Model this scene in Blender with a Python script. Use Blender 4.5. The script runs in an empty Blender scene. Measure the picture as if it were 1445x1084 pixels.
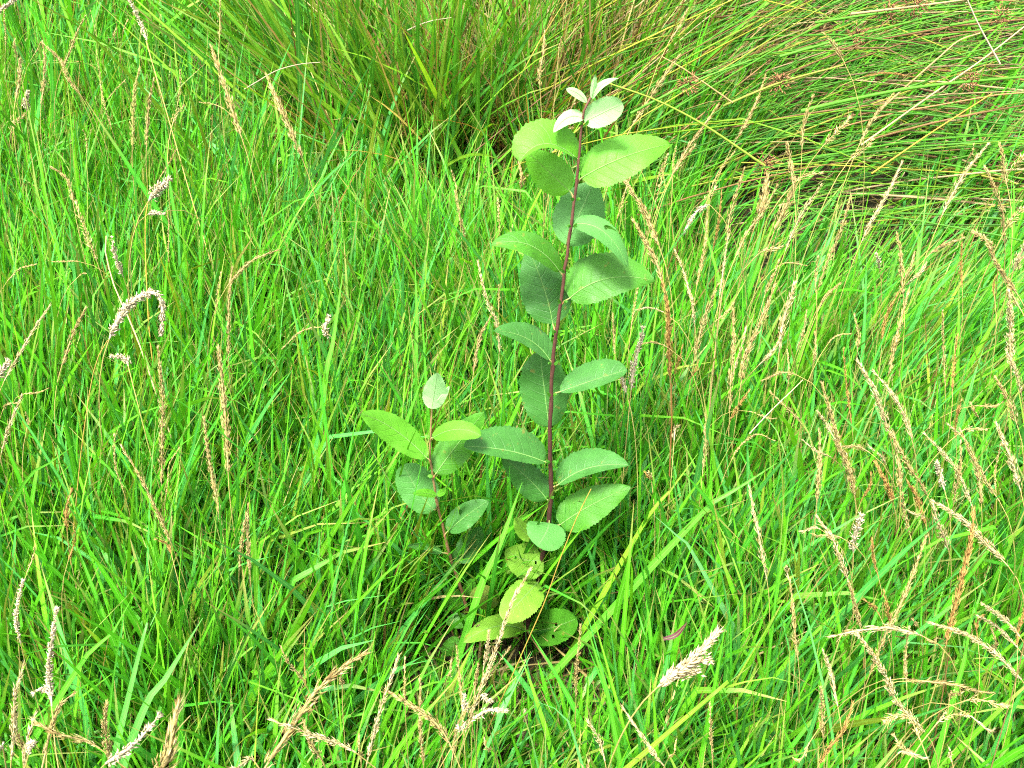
import bpy, math, random
import numpy as np

# ------------------------------------------------------------------ camera, sky, sun, exposure
SC = bpy.context.scene
COL = SC.collection
random.seed(7)
RNG = np.random.default_rng(11)

IW, IH = 1445.0, 1084.0          # photograph size: traced points are given in its pixels
F = 1303.0                       # focal length in those pixels
PITCH = math.radians(33.0)
CAM = np.array([0.0, 0.0, 1.25])
RIGHT = np.array([1.0, 0, 0])
FWD = np.array([0, math.cos(PITCH), -math.sin(PITCH)])
UP = np.array([0, math.sin(PITCH), math.cos(PITCH)])

cam_data = bpy.data.cameras.new('camera')
cam = bpy.data.objects.new('camera', cam_data)
COL.objects.link(cam)
cam.location = CAM
cam.rotation_euler = (math.pi / 2 - PITCH, 0, 0)
cam_data.sensor_width = 36
cam_data.lens = 36 * F / IW
cam_data.clip_start = 0.02
cam_data.clip_end = 600
cam_data.dof.use_dof = True
cam_data.dof.focus_distance = 1.35
cam_data.dof.aperture_fstop = 30
SC.camera = cam

world = bpy.data.worlds.new('World')
SC.world = world
world.use_nodes = True
wn = world.node_tree
for n in list(wn.nodes):
    wn.nodes.remove(n)
SUN_EL, SUN_AZ = math.radians(62), math.radians(212)     # azimuth clockwise from +Y
sky = wn.nodes.new('ShaderNodeTexSky')
sky.sky_type = 'NISHITA'
sky.sun_disc = False
sky.sun_elevation = SUN_EL
sky.sun_rotation = SUN_AZ
sky.dust_density = 4.0
sky.air_density = 1.0
hs = wn.nodes.new('ShaderNodeHueSaturation')
hs.inputs['Saturation'].default_value = 0.28               # thin overcast: nearly white light
bg = wn.nodes.new('ShaderNodeBackground')
bg.inputs['Strength'].default_value = 0.065
wo = wn.nodes.new('ShaderNodeOutputWorld')
wn.links.new(sky.outputs[0], hs.inputs['Color'])
wn.links.new(hs.outputs[0], bg.inputs['Color'])
wn.links.new(bg.outputs[0], wo.inputs['Surface'])

sd = bpy.data.lights.new('sun', 'SUN')
sd.energy = 1.5
sd.angle = math.radians(12)
sd.color = (1.0, 0.97, 0.92)
sun = bpy.data.objects.new('sun', sd)
COL.objects.link(sun)
sun.rotation_euler = (math.pi / 2 - SUN_EL, 0, math.pi - SUN_AZ)

SC.view_settings.view_transform = 'Standard'
SC.view_settings.look = 'None'
SC.view_settings.exposure = 3.8
SC.view_settings.gamma = 1.0
SC.view_settings.use_curve_mapping = False
SC.cycles.filter_width = 1.1
SC.cycles.use_denoising = False
SC.cycles.max_bounces = 6
SC.cycles.diffuse_bounces = 2
SC.cycles.transmission_bounces = 4
SC.cycles.glossy_bounces = 2


# ------------------------------------------------------------------ helpers
def ray(px, py):
    return RIGHT * ((px - IW / 2) / F) - UP * ((py - IH / 2) / F) + FWD


def on_height(px, py, h):
    d = ray(px, py)
    return CAM + d * ((h - CAM[2]) / d[2])


def on_canopy(px, py, h):
    """where the line of sight comes down to h above the ground"""
    d = ray(px, py)
    t = 0.25
    while t < 6:
        p = CAM + d * t
        if p[2] - float(ground_z(p[0], p[1])) <= h: break
        t += 0.01
    return p


def on_plane(px, py, y0, tilt=0.0, z0=0.0):
    d = ray(px, py)
    t = (y0 + tilt * (CAM[2] - z0)) / (d[1] - tilt * d[2])
    return CAM + d * t


def depth_of(p):
    return float(np.dot(np.asarray(p) - CAM, FWD))


def norm(v):
    return v / (np.linalg.norm(v, axis=-1, keepdims=True) + 1e-12)


def mesh_from(name, V, Q=None, T=None, attrs=None, smooth=True):
    """V (n,3); Q quads (m,4); T triangles (k,3); attrs {name: (n,3) or (n,4)} -> mesh"""
    me = bpy.data.meshes.new(name)
    V = np.asarray(V, np.float32)
    me.vertices.add(len(V))
    me.vertices.foreach_set('co', V.ravel())
    parts, starts, off = [], [], 0
    if Q is not None and len(Q):
        Q = np.asarray(Q, np.int32)
        parts.append(Q.ravel()); starts.append(off + 4 * np.arange(len(Q))); off += 4 * len(Q)
    if T is not None and len(T):
        T = np.asarray(T, np.int32)
        parts.append(T.ravel()); starts.append(off + 3 * np.arange(len(T))); off += 3 * len(T)
    L = np.concatenate(parts); S = np.concatenate(starts).astype(np.int32)
    me.loops.add(len(L)); me.loops.foreach_set('vertex_index', L)
    me.polygons.add(len(S)); me.polygons.foreach_set('loop_start', S)
    for k, a in (attrs or {}).items():
        a = np.asarray(a, np.float32)
        if a.shape[1] == 4:
            at = me.attributes.new(k, 'FLOAT_COLOR', 'POINT'); at.data.foreach_set('color', a.ravel())
        else:
            at = me.attributes.new(k, 'FLOAT_VECTOR', 'POINT'); at.data.foreach_set('vector', a.ravel())
    me.update(calc_edges=True)
    if smooth:
        me.polygons.foreach_set('use_smooth', np.ones(len(S), bool))
    me.validate()
    return me


def link(name, me, mat=None, parent=None):
    o = bpy.data.objects.new(name, me)
    COL.objects.link(o)
    if mat is not None:
        me.materials.append(mat)
    if parent is not None:
        o.parent = parent
    return o


def tag(o, label=None, category=None, group=None, kind=None):
    if label: o['label'] = label
    if category: o['category'] = category
    if group: o['group'] = group
    if kind: o['kind'] = kind
    return o


def empty(name, loc):
    o = bpy.data.objects.new(name, None)
    o.empty_display_size = 0.05
    COL.objects.link(o)
    o.location = loc
    return o


def bezier(p0, p1, p2, p3, n):
    t = np.linspace(0, 1, n)[:, None]
    return (1 - t) ** 3 * p0 + 3 * (1 - t) ** 2 * t * p1 + 3 * (1 - t) * t * t * p2 + t ** 3 * p3


def smooth_path(P, n):
    """Catmull-Rom through P, n samples evenly spaced"""
    P = np.asarray(P, float)
    if len(P) == 2:
        P = np.array([P[0], (P[0] + P[1]) / 2, P[1]])
    E = np.vstack([2 * P[0] - P[1], P, 2 * P[-1] - P[-2]])
    out = []
    for i in range(len(P) - 1):
        a, b, c, d = E[i:i + 4]
        t = np.linspace(0, 1, 12, endpoint=False)[:, None]
        out.append(0.5 * (2 * b + (c - a) * t + (2 * a - 5 * b + 4 * c - d) * t ** 2 + (3 * b - a - 3 * c + d) * t ** 3))
    out = np.vstack(out + [P[-1:]])
    s = np.r_[0, np.cumsum(np.linalg.norm(np.diff(out, axis=0), axis=1))]
    q = np.linspace(0, s[-1], n)
    return np.stack([np.interp(q, s, out[:, k]) for k in range(3)], 1)


def tube_arrays(P, R, sides=6):
    P = np.asarray(P, float); R = np.asarray(R, float)
    T = norm(np.gradient(P, axis=0))
    ref = np.array([0.3, 1.0, 0.2])
    A = norm(np.cross(T, ref)); B = np.cross(T, A)
    a = np.linspace(0, 2 * np.pi, sides, endpoint=False)
    V = P[:, None] + R[:, None, None] * (np.cos(a)[None, :, None] * A[:, None] + np.sin(a)[None, :, None] * B[:, None])
    n = len(P)
    i = np.arange(n - 1)[:, None] * sides; j = np.arange(sides)[None, :]; k = (j + 1) % sides
    Q = np.stack([i + j, i + k, i + sides + k, i + sides + j], -1).reshape(-1, 4)
    return V.reshape(-1, 3), Q


class Mat:
    def __init__(self, name):
        self.m = bpy.data.materials.new(name)
        self.m.use_nodes = True
        self.t = self.m.node_tree
        for n in list(self.t.nodes):
            self.t.nodes.remove(n)
        self.out = self.new('ShaderNodeOutputMaterial')

    def new(self, kind, **kw):
        n = self.t.nodes.new(kind)
        for k, v in kw.items():
            if k.startswith('_'):
                n.inputs[k[1:].replace('_', ' ')].default_value = v
            else:
                setattr(n, k, v)
        return n

    def link(self, a, b):
        self.t.links.new(a, b)

    def math(self, op, a, b=None, c=None, clamp=False):
        n = self.new('ShaderNodeMath', operation=op, use_clamp=clamp)
        for i, x in enumerate((a, b, c)):
            if x is None: continue
            if isinstance(x, (int, float)): n.inputs[i].default_value = x
            else: self.link(x, n.inputs[i])
        return n.outputs[0]

    def mix(self, fac, a, b, blend='MIX'):
        n = self.new('ShaderNodeMix', data_type='RGBA', blend_type=blend)
        for idx, x in ((0, fac), (6, a), (7, b)):
            if isinstance(x, (int, float)): n.inputs[idx].default_value = x
            elif isinstance(x, tuple): n.inputs[idx].default_value = (*x, 1)
            else: self.link(x, n.inputs[idx])
        return n.outputs[2]

    def leafy(self, color, rough, transl, tcol_mul, bump=None, spec=0.4, bump_strength=0.3, bump_dist=0.001):
        p = self.new('ShaderNodeBsdfPrincipled')
        p.inputs['Specular IOR Level'].default_value = spec
        if isinstance(rough, (int, float)): p.inputs['Roughness'].default_value = rough
        else: self.link(rough, p.inputs['Roughness'])
        self.link(color, p.inputs['Base Color'])
        if bump is not None:
            b = self.new('ShaderNodeBump'); b.inputs['Strength'].default_value = bump_strength
            b.inputs['Distance'].default_value = bump_dist
            self.link(bump, b.inputs['Height']); self.link(b.outputs[0], p.inputs['Normal'])
        if transl > 0:
            tr = self.new('ShaderNodeBsdfTranslucent')
            self.link(self.mix(1.0, color, tcol_mul, 'MULTIPLY'), tr.inputs['Color'])
            m = self.new('ShaderNodeMixShader'); m.inputs[0].default_value = transl
            self.link(p.outputs[0], m.inputs[1]); self.link(tr.outputs[0], m.inputs[2])
            self.link(m.outputs[0], self.out.inputs['Surface'])
        else:
            self.link(p.outputs[0], self.out.inputs['Surface'])
        return self.m


def blade_material(name, rough=0.45, transl=0.34):
    M = Mat(name)
    tint = M.new('ShaderNodeAttribute', attribute_name='tint')
    uv = M.new('ShaderNodeAttribute', attribute_name='blade')
    s = M.new('ShaderNodeSeparateXYZ'); M.link(uv.outputs['Vector'], s.inputs[0])
    u, v, r = s.outputs
    rib = M.math('SUBTRACT', 1.0, M.math('MULTIPLY', M.math('ABSOLUTE', M.math('SUBTRACT', u, 0.5)), 9.0), clamp=True)
    veins = M.math('SINE', M.math('MULTIPLY', u, 38.0))
    geo = M.new('ShaderNodeNewGeometry')
    nz = M.new('ShaderNodeTexNoise', _Scale=35.0, _Detail=3.0)
    M.link(geo.outputs['Position'], nz.inputs['Vector'])
    c = M.mix(M.math('MULTIPLY', rib, 0.35), tint.outputs['Color'], (0.16, 0.34, 0.06))
    # blotchy wear and dried tips on some of the blades
    tipdry = M.math('MULTIPLY', M.math('GREATER_THAN', r, 0.58), M.math('MULTIPLY', M.math('SUBTRACT', v, 0.76), 4.0, clamp=True), clamp=True)
    c = M.mix(tipdry, c, (0.22, 0.17, 0.055))
    c = M.mix(1.0, c, M.mix(nz.outputs['Fac'], (0.72, 0.78, 0.7), (1.28, 1.2, 1.25)), 'MULTIPLY')
    return M.leafy(c, rough, transl, (1.25, 1.12, 0.5), spec=0.22, bump=M.math('ADD', M.math('MULTIPLY', veins, 0.4), rib), bump_strength=0.35, bump_dist=0.0006)


def tinted_material(name, rough=0.7, transl=0.15, spec=0.25):
    M = Mat(name)
    tint = M.new('ShaderNodeAttribute', attribute_name='tint')
    geo = M.new('ShaderNodeNewGeometry')
    nz = M.new('ShaderNodeTexNoise', _Scale=260.0, _Detail=2.0)
    M.link(geo.outputs['Position'], nz.inputs['Vector'])
    c = M.mix(1.0, tint.outputs['Color'], M.mix(nz.outputs['Fac'], (0.7, 0.66, 0.6), (1.25, 1.28, 1.3)), 'MULTIPLY')
    return M.leafy(c, rough, transl, (1.1, 1.0, 0.8), spec=spec)


MAT_BLADE = blade_material('grass_blade')
MAT_RUSH = tinted_material('rush_stem', 0.55, 0.1, 0.12)
MAT_STRAW = tinted_material('dry_straw', 0.72, 0.2, 0.2)


# ------------------------------------------------------------------ ground
def ground_z(x, y):
    """gentle bank rising behind the sapling, small bumps"""
    x = np.asarray(x, float); y = np.asarray(y, float)
    bank = 0.60 * np.clip((y - 1.15) / 2.0, 0, 1) ** 1.2
    return bank + 0.012 * np.sin(x * 5.1 + 1.2) * np.cos(y * 4.3) + 0.008 * np.sin(x * 13 + y * 9)


M = Mat('soil')
tc = M.new('ShaderNodeNewGeometry')
n1 = M.new('ShaderNodeTexNoise', _Scale=9.0, _Detail=8.0); M.link(tc.outputs['Position'], n1.inputs['Vector'])
n2 = M.new('ShaderNodeTexNoise', _Scale=0.8, _Detail=4.0); M.link(tc.outputs['Position'], n2.inputs['Vector'])
c = M.mix(n1.outputs['Fac'], (0.008, 0.0065, 0.004), (0.032, 0.025, 0.013))
c = M.mix(M.math('MULTIPLY', n2.outputs['Fac'], 0.5), c, (0.012, 0.022, 0.005))
MAT_SOIL = M.leafy(c, 0.95, 0, None, bump=n1.outputs['Fac'], bump_strength=0.8, bump_dist=0.02, spec=0.1)

gx = np.concatenate([np.linspace(-150, -5, 12), np.linspace(-4.6, 4.6, 93), np.linspace(5, 150, 12)])
gy = np.concatenate([np.linspace(-60, -1, 8), np.linspace(-0.8, 7, 79), np.linspace(7.6, 300, 16)])
GX, GY = np.meshgrid(gx, gy)
V = np.stack([GX, GY, ground_z(GX, GY)], -1).reshape(-1, 3)
nx, ny = len(gx), len(gy)
ii = (np.arange(ny - 1)[:, None] * nx + np.arange(nx - 1)[None, :]).ravel()
Q = np.stack([ii, ii + 1, ii + nx + 1, ii + nx], 1)
tag(link('ground', mesh_from('ground', V, Q), MAT_SOIL), kind='structure')


# ------------------------------------------------------------------ blades of grass (many, one mesh per mass)
def blades(root, azim, tilt, curl, length, width, twist, seg=6, kink=None, wprof=None):
    """-> V (n*(seg+1)*2,3), Q, blade attr; all inputs arrays of n"""
    n = len(root)
    d = np.stack([np.cos(azim), np.sin(azim), np.zeros(n)], 1)
    z = np.array([0, 0, 1.0])
    P = np.zeros((n, seg + 1, 3)); T = np.zeros((n, seg + 1, 3))
    P[:, 0] = root
    for s in range(seg + 1):
        f = s / seg
        a = tilt + curl * f ** 1.6
        if kink is not None:
            a = a + kink * (1 / (1 + np.exp(-(f - 0.62) * 22)))
        T[:, s] = np.sin(a)[:, None] * d + np.cos(a)[:, None] * z
        if s < seg:
            P[:, s + 1] = P[:, s] + T[:, s] * (length / seg)[:, None]
    hs_ = np.stack([-np.sin(azim), np.cos(azim), np.zeros(n)], 1)
    f = np.linspace(0, 1, seg + 1)
    if wprof is None:
        wprof = np.interp(f, [0, 0.15, 0.4, 0.7, 0.9, 1.0], [0.55, 0.8, 1.0, 0.78, 0.36, 0.03])
    tw = twist[:, None] + (RNG.normal(0, 0.7, n))[:, None] * f[None, :]
    N = np.cross(T, hs_[:, None, :])
    S = np.cos(tw)[..., None] * hs_[:, None, :] + np.sin(tw)[..., None] * N
    off = S * (width[:, None] * wprof[None, :] * 0.5)[..., None]
    V = np.stack([P - off, P + off], 2).reshape(-1, 3)
    base = (np.arange(n) * (seg + 1) * 2)[:, None] + (np.arange(seg) * 2)[None, :]
    base = base.ravel()
    Q = np.stack([base, base + 1, base + 3, base + 2], 1)
    r = RNG.random(n)
    B = np.zeros((n, seg + 1, 2, 3))
    B[:, :, 0, 0] = 0; B[:, :, 1, 0] = 1
    B[..., 1] = f[None, :, None]
    B[..., 2] = r[:, None, None]
    return V, Q, B.reshape(-1, 3)


def tint_rows(col, seg):
    n = len(col)
    c4 = np.concatenate([col, np.ones((n, 1))], 1)
    return np.repeat(c4, (seg + 1) * 2, axis=0)


def half_width(y):
    return 0.5545 * (y * math.cos(PITCH) + 1.25 * math.sin(PITCH)) + 0.32


GREENS = np.array([[0.042, 0.225, 0.006], [0.056, 0.255, 0.007], [0.031, 0.190, 0.011], [0.074, 0.265, 0.007], [0.040, 0.215, 0.034]])
STRAWS = np.array([[0.27, 0.20, 0.075], [0.20, 0.125, 0.04], [0.31, 0.25, 0.11], [0.14, 0.07, 0.022]])

SAP_Y = 1.06      # the sapling's distance


def meadow():
    bands = [(0.28, 1.0, 1060, 11.3), (1.0, 1.7, 1000, 11.3), (1.7, 2.6, 780, 11.5), (2.6, 4.2, 240, 12)]
    cols, VV, QQ, BB, TT = [], [], [], [], []
    off = 0
    for y0, y1, dens, per in bands:
        hw = half_width(y1)
        nt = int(2 * hw * (y1 - y0) * dens)
        tx = RNG.uniform(-hw, hw, nt); ty = RNG.uniform(y0, y1, nt)
        keep = np.abs(tx) < half_width(ty)
        # fewer tall blades where the rushes lie and inside the tussock
        inr = (tx > 0.42 + 0.18 * np.sin(ty * 3)) & (ty > 2.05)
        keep &= ~(inr & (RNG.random(nt) < 0.86))
        intus = ((tx + 0.30) / 0.58) ** 2 + ((ty - 2.54) / 0.34) ** 2 < 1
        keep &= ~(intus & (RNG.random(nt) < 0.8))
        # thin, dark hollows in front of the tussock and below the rushes
        hol = np.exp(-((tx + 0.12) / 0.46) ** 2 - ((ty - 2.16) / 0.15) ** 2) + np.exp(-((tx - 0.8) / 0.5) ** 2 - ((ty - 1.95) / 0.2) ** 2)
        keep &= RNG.random(nt) > 0.55 * hol
        keep &= (tx - 0.02) ** 2 + (ty - SAP_Y) ** 2 > 0.02 ** 2
        tx, ty, hol = tx[keep], ty[keep], np.clip(hol[keep], 0, 1); nt = len(tx)
        cnt = RNG.poisson(per, nt)
        ti = np.repeat(np.arange(nt), cnt); n = len(ti)
        # tuft properties
        t_lean = RNG.normal(0, 0.14, (nt, 2))
        t_lean[:, 0] += 0.34 * np.clip((tx - 0.3) / 0.4, 0, 1) * np.clip((ty - 1.35) / 0.4, 0, 1)
        t_lean[:, 0] += 0.10 * np.sin(tx * 3.1 + ty * 2.3) + 0.05
        t_len = RNG.lognormal(0, 0.16, nt)
        hue = RNG.random(nt)
        rad = np.abs(RNG.normal(0, 0.022, n)); ra = RNG.uniform(0, 2 * np.pi, n)
        ox, oy = rad * np.cos(ra), rad * np.sin(ra)
        x = tx[ti] + ox; y = ty[ti] + oy
        spread = RNG.normal(0, 0.165, (n, 2)) + np.stack([ox, oy], 1) * 4.2 + t_lean[ti]
        tilt = np.hypot(spread[:, 0], spread[:, 1]); azim = np.arctan2(spread[:, 1], spread[:, 0])
        tilt = np.clip(tilt, 0, 1.1)
        length = 0.375 * t_len[ti] * RNG.uniform(0.5, 1.18, n)
        curl = np.abs(RNG.normal(0.12, 0.28, n))
        kink = np.where(RNG.random(n) < 0.07, RNG.uniform(0.7, 1.7, n), 0)
        width = RNG.choice([0.0028, 0.0046, 0.0066, 0.0090], n, p=[.20, .33, .32, .15]) * 1.13 * RNG.uniform(0.85, 1.2, n)
        nearcam = np.clip((1.15 - y) / 0.5, 0, 1)
        length *= 1 - 0.24 * nearcam; width *= 1 - 0.10 * nearcam
        if y0 > 2.5:
            width *= 1.25; length *= 1.15
        length *= 1 - 0.32 * hol[ti]
        # short, sparse growth right in front of the sapling's foot
        near = np.exp(-((x - 0.0) / 0.16) ** 2) * np.clip((y - 0.62) / 0.2, 0, 1) * (y < SAP_Y + 0.02)
        cap = np.clip(1.25 - 1.15 * y, 0.045, 1.0) * np.where(y < 0.88, RNG.uniform(0.6, 1.0, n), RNG.uniform(0.5, 0.9, n))
        foot_zone = (np.abs(x + 0.015) < 0.17 + RNG.normal(0, 0.02, n)) & (y > 0.6) & (y < SAP_Y + 0.01)
        length = np.where(foot_zone, np.minimum(length, cap), length)
        length *= 1 - 0.2 * near
        tilt = tilt * (1 + 0.3 * near)
        root = np.stack([x, y, ground_z(x, y) - 0.004], 1)
        twist = RNG.uniform(-1.3, 1.3, n)
        base = GREENS[np.clip((hue[ti] * 5 + RNG.normal(0, 0.7, n)).astype(int), 0, 4)]
        col = base * RNG.lognormal(0, 0.24, n)[:, None]
        far = np.clip((y - 1.9) / 0.6, 0, 1)
        dead_p = 0.06 + 0.14 * far + 0.13 * np.clip((x - 0.2) / 0.4, 0, 1)
        dead = RNG.random(n) < dead_p
        col[dead] = STRAWS[RNG.integers(0, 4, n)][dead] * RNG.lognormal(0, 0.2, n)[dead][:, None]
        length = np.where(dead, length * 0.8, length); width = np.where(dead, width * 0.42, width)
        yel = (RNG.random(n) < 0.03) & ~dead
        col[yel] = np.array([0.125, 0.195, 0.014]) * RNG.lognormal(0, 0.2, n)[yel][:, None]
        red = (RNG.random(n) < 0.004)
        col[red] = np.array([0.13, 0.045, 0.018]); length = np.where(red, length * 0.6, length); width = np.where(red, 0.003, width)
        V, Q, B = blades(root, azim, tilt, curl, length, width, twist, 6, kink)
        VV.append(V); QQ.append(Q + off); BB.append(B); TT.append(tint_rows(col, 6)); off += len(V)
    return np.vstack(VV), np.vstack(QQ), np.vstack(BB), np.vstack(TT)


V, Q, B, T4 = meadow()
g = link('meadow_grass', mesh_from('meadow_grass', V, Q, attrs={'blade': B, 'tint': T4}), MAT_BLADE)
tag(g, 'lush bright green meadow grass covering the ground around the sapling', 'grass', kind='stuff')


# dead litter lying low between the blades
def litter():
    n = 9000
    y = RNG.uniform(0.3, 3.6, n); hw = half_width(y)
    x = RNG.uniform(-1, 1, n) * hw
    z = ground_z(x, y) + np.abs(RNG.normal(0.02, 0.03, n))
    azim = RNG.uniform(0, 2 * np.pi, n); tilt = RNG.normal(1.35, 0.22, n)
    length = RNG.uniform(0.08, 0.26, n); width = RNG.uniform(0.0015, 0.005, n)
    V, Q, B = blades(np.stack([x, y, z], 1), azim, tilt, RNG.normal(0.1, 0.3, n), length, width, RNG.uniform(-1, 1, n), 4)
    col = STRAWS[RNG.integers(0, 4, n)] * RNG.lognormal(-1.0, 0.4, n)[:, None]
    return V, Q, B, tint_rows(col, 4)


V, Q, B, T4 = litter()
g = link('dead_grass', mesh_from('dead_grass', V, Q, attrs={'blade': B, 'tint': T4}), MAT_BLADE)
tag(g, 'brown dead grass litter lying low between the green blades', 'dead grass', kind='stuff')


# tall olive tussock at the back, left of and behind the sapling's top
def tussock():
    VV, QQ, BB, TT = [], [], [], []; off = 0
    clumps = [(-0.46, 2.50, 420), (-0.22, 2.44, 620), (0.04, 2.50, 560), (-0.60, 2.80, 300), (0.26, 2.60, 460), (-0.34, 2.84, 480), (0.06, 2.90, 440), (0.34, 2.95, 360)]
    for cx, cy, n in clumps:
        rad = np.abs(RNG.normal(0, 0.11, n)); ra = RNG.uniform(0, 2 * np.pi, n)
        ox, oy = rad * np.cos(ra), rad * np.sin(ra)
        x, y = cx + ox, cy + oy
        sp = np.stack([ox, oy], 1) * 1.9 + RNG.normal(0, 0.36, (n, 2))
        sp[:, 0] += 0.32 * (cx + 0.28)
        tilt = np.clip(np.hypot(sp[:, 0], sp[:, 1]), 0, 1.2); azim = np.arctan2(sp[:, 1], sp[:, 0])
        length = RNG.uniform(0.25, 0.78, n); width = RNG.choice([0.005, 0.008, 0.012], n)
        curl = np.abs(RNG.normal(0.25, 0.3, n))
        col = np.array([[0.045, 0.180, 0.007], [0.065, 0.205, 0.009], [0.030, 0.145, 0.012], [0.10, 0.21, 0.010]])[RNG.integers(0, 4, n)] * RNG.lognormal(0, 0.2, n)[:, None]
        dead = RNG.random(n) < (0.17 + 0.45 * (cx > -0.2))
        col[dead] = STRAWS[RNG.integers(0, 4, n)][dead] * RNG.lognormal(-0.1, 0.25, n)[dead][:, None]
        width = np.where(dead, width * 0.42, width)
        V, Q, B = blades(np.stack([x, y, ground_z(x, y)], 1), azim, tilt, curl * 0.8, length, width, RNG.uniform(-1.3, 1.3, n), 6)
        VV.append(V); QQ.append(Q + off); BB.append(B); TT.append(tint_rows(col, 6)); off += len(V)
    return np.vstack(VV), np.vstack(QQ), np.vstack(BB), np.vstack(TT)


V, Q, B, T4 = tussock()
g = link('tussock_grass', mesh_from('tussock_grass', V, Q, attrs={'blade': B, 'tint': T4}), MAT_BLADE)
tag(g, 'tall olive green tussock grass mixed with brown blades at the back', 'tussock', kind='stuff')


# rushes pushed over to the right, upper right of the view
def rushes():
    n = 900
    cx = RNG.uniform(-0.1, 1.25, n); cy = RNG.uniform(2.06, 3.3, n)
    x0, y0 = cx, cy
    fan = np.clip((x0 + 0.1) / 1.0, 0, 1)
    slope = 0.62 * (1 - fan) + 0.05 + RNG.normal(0, 0.16, n)
    azim = RNG.normal(0.02, 0.36, n)
    L = RNG.uniform(0.5, 1.05, n)
    z0 = ground_z(x0, y0) + RNG.uniform(0.02, 0.26, n) * np.clip((y0 - 1.85) / 0.4, 0.25, 1)
    seg, sides = 5, 4
    f = np.linspace(0, 1, seg + 1)
    d = np.stack([np.cos(azim), np.sin(azim), np.zeros(n)], 1)
    sag = RNG.normal(0.05, 0.10, n)
    P = np.stack([x0, y0, z0], 1)[:, None] + d[:, None] * (L[:, None] * f)[..., None]
    P[..., 2] += L[:, None] * (slope[:, None] * f - sag[:, None] * f ** 2 - 0.12 * np.clip(slope, 0, 1)[:, None] * f ** 2)
    kp = RNG.integers(2, 5, n); kd = np.where(RNG.random(n) < 0.28, RNG.normal(-0.35, 0.25, n), 0); ky = np.where(kd != 0, RNG.normal(0, 0.3, n), 0)
    past = np.clip(f[None] - f[kp][:, None], 0, 1) * L[:, None]          # broken, kinked stems
    P[..., 2] += past * kd[:, None]; P[..., 1] += past * ky[:, None]
    R = RNG.uniform(0.0016, 0.0036, n)
    prof = np.interp(f, [0, 0.6, 1], [1, 0.85, 0.2])
    side = np.stack([-d[:, 1], d[:, 0], np.zeros(n)], 1)
    up = np.array([0, 0, 1.0])
    a = np.linspace(0, 2 * np.pi, sides, endpoint=False) + 0.4
    rr = (R[:, None] * prof)[..., None, None]
    V = P[:, :, None] + rr * (np.cos(a)[None, None, :, None] * side[:, None, None] + np.sin(a)[None, None, :, None] * up)
    b = (np.arange(n) * (seg + 1) * sides)[:, None, None] + (np.arange(seg) * sides)[None, :, None] + np.arange(sides)[None, None, :]
    b2 = (np.arange(n) * (seg + 1) * sides)[:, None, None] + (np.arange(seg) * sides)[None, :, None] + ((np.arange(sides) + 1) % sides)[None, None, :]
    Q = np.stack([b, b2, b2 + sides, b + sides], -1).reshape(-1, 4)
    pal = np.array([[0.026, 0.096, 0.005], [0.036, 0.122, 0.006], [0.058, 0.125, 0.005], [0.18, 0.14, 0.065], [0.095, 0.055, 0.020], [0.30, 0.27, 0.19], [0.14, 0.15, 0.015]])
    col = pal[RNG.choice(7, n, p=[.31, .25, .10, .09, .17, .0, .08])] * RNG.lognormal(0, 0.2, n)[:, None]
    T4 = np.repeat(np.concatenate([col, np.ones((n, 1))], 1), (seg + 1) * sides, axis=0)
    return V.reshape(-1, 3), Q, T4


V, Q, T4 = rushes()
g = link('flattened_rushes', mesh_from('flattened_rushes', V, Q, attrs={'tint': T4}), MAT_RUSH)
tag(g, 'green and straw rushes pushed over flat behind the grass', 'rushes', kind='stuff')


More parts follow.
